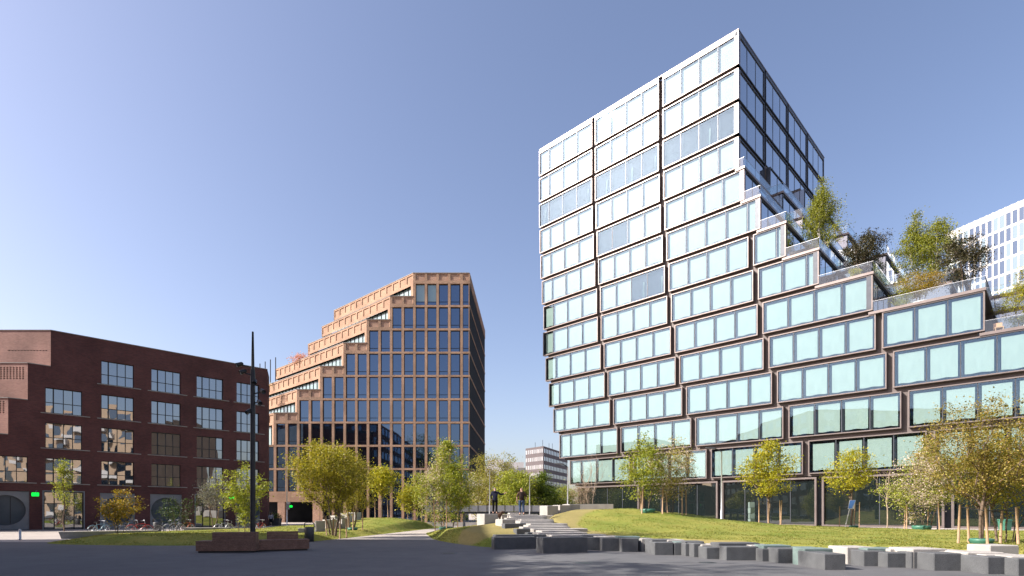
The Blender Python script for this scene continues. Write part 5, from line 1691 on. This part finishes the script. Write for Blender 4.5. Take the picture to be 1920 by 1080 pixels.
person('bald person in brown vest and jeans with a dark backpack on the stone steps', (X, Y, 1.48), R(4), 1.78,
       (((-0.10, 0.05, 0.50), (-0.11, -0.01, 0.09), (-0.13, 0.14, 0.035)), ((0.11, 0.0, 0.50), (0.13, -0.08, 0.09), (0.15, 0.07, 0.035))),
       (((-0.29, -0.03, 1.15), (-0.29, 0.03, 0.92), (-0.28, 0.05, 0.84)), ((0.29, -0.03, 1.15), (0.30, 0.04, 0.92), (0.29, 0.06, 0.84))),
       dict(skin=SKN, jacket=cloth('brown_vest', (0.075, 0.045, 0.032)), trousers=cloth('blue_jeans', (0.05, 0.075, 0.13)), shoe=M['black_metal'], hair=SKN, pack=cloth('dark_backpack', (0.03, 0.02, 0.018))),
       dict(pack=1, short=1, hem=0.92))
X, Y = (508 - 960) / F * 68.5, 68.5
person('woman with long dark hair in a grey top walking away by the passage', (X, Y, 0.0), R(10), 1.66,
       (((-0.09, 0.10, 0.50), (-0.10, 0.14, 0.09), (-0.11, 0.29, 0.035)), ((0.10, -0.02, 0.50), (0.11, -0.2, 0.12), (0.12, -0.06, 0.035))),
       (((-0.28, -0.03, 1.16), (-0.30, 0.05, 0.94), (-0.29, 0.08, 0.87)), ((0.28, -0.06, 1.16), (0.31, -0.05, 0.94), (0.31, -0.03, 0.87))),
       dict(skin=SKN, jacket=cloth('grey_top', (0.28, 0.29, 0.33)), trousers=cloth('dark_leggings', (0.012, 0.012, 0.016)), shoe=M['black_metal'], hair=cloth('dark_hair', (0.012, 0.009, 0.008))),
       dict(hair=1.38, hem=0.95))
# dog waiting behind the pointing walker
X, Y = (931 - 960) / F * 35.9, 35.9
dg = empty('dog', (X, Y, lawn_z(1, X, Y)), R(10), 'brown and black dog behind the legs of the pointing walker', 'dog')
V_ = [(-0.22, 0, 0.42), (0, 0, 0.43), (0.22, 0, 0.44), (0.34, 0, 0.58), (0.42, 0, 0.66), (0.55, 0, 0.62), (-0.34, 0, 0.50), (-0.46, 0, 0.60),
      (0.22, 0.09, 0.30), (0.21, 0.09, 0.15), (0.24, 0.09, 0.02), (0.22, -0.09, 0.30), (0.21, -0.09, 0.15), (0.24, -0.09, 0.02),
      (-0.20, 0.10, 0.28), (-0.29, 0.10, 0.16), (-0.26, 0.10, 0.02), (-0.20, -0.10, 0.28), (-0.29, -0.10, 0.16), (-0.26, -0.10, 0.02), (0.38, 0.07, 0.72), (0.37, 0.11, 0.62), (0.38, -0.07, 0.72), (0.37, -0.11, 0.62)]
E_ = [(0, 1), (1, 2), (2, 3), (3, 4), (4, 5), (0, 6), (6, 7), (2, 8), (8, 9), (9, 10), (2, 11), (11, 12), (12, 13), (0, 14), (14, 15), (15, 16), (0, 17), (17, 18), (18, 19), (4, 20), (20, 21), (4, 22), (22, 23)]
Rr = [0.11, 0.115, 0.13, 0.085, 0.08, 0.035, 0.03, 0.015, 0.055, 0.035, 0.03, 0.055, 0.035, 0.03, 0.07, 0.032, 0.03, 0.07, 0.032, 0.03, 0.025, 0.03, 0.025, 0.03]
skin('body', V_, E_, Rr, surf('dog_coat', (0.14, 0.075, 0.045), (0.02, 0.015, 0.014), 3.2, 0.9), dg, 1)
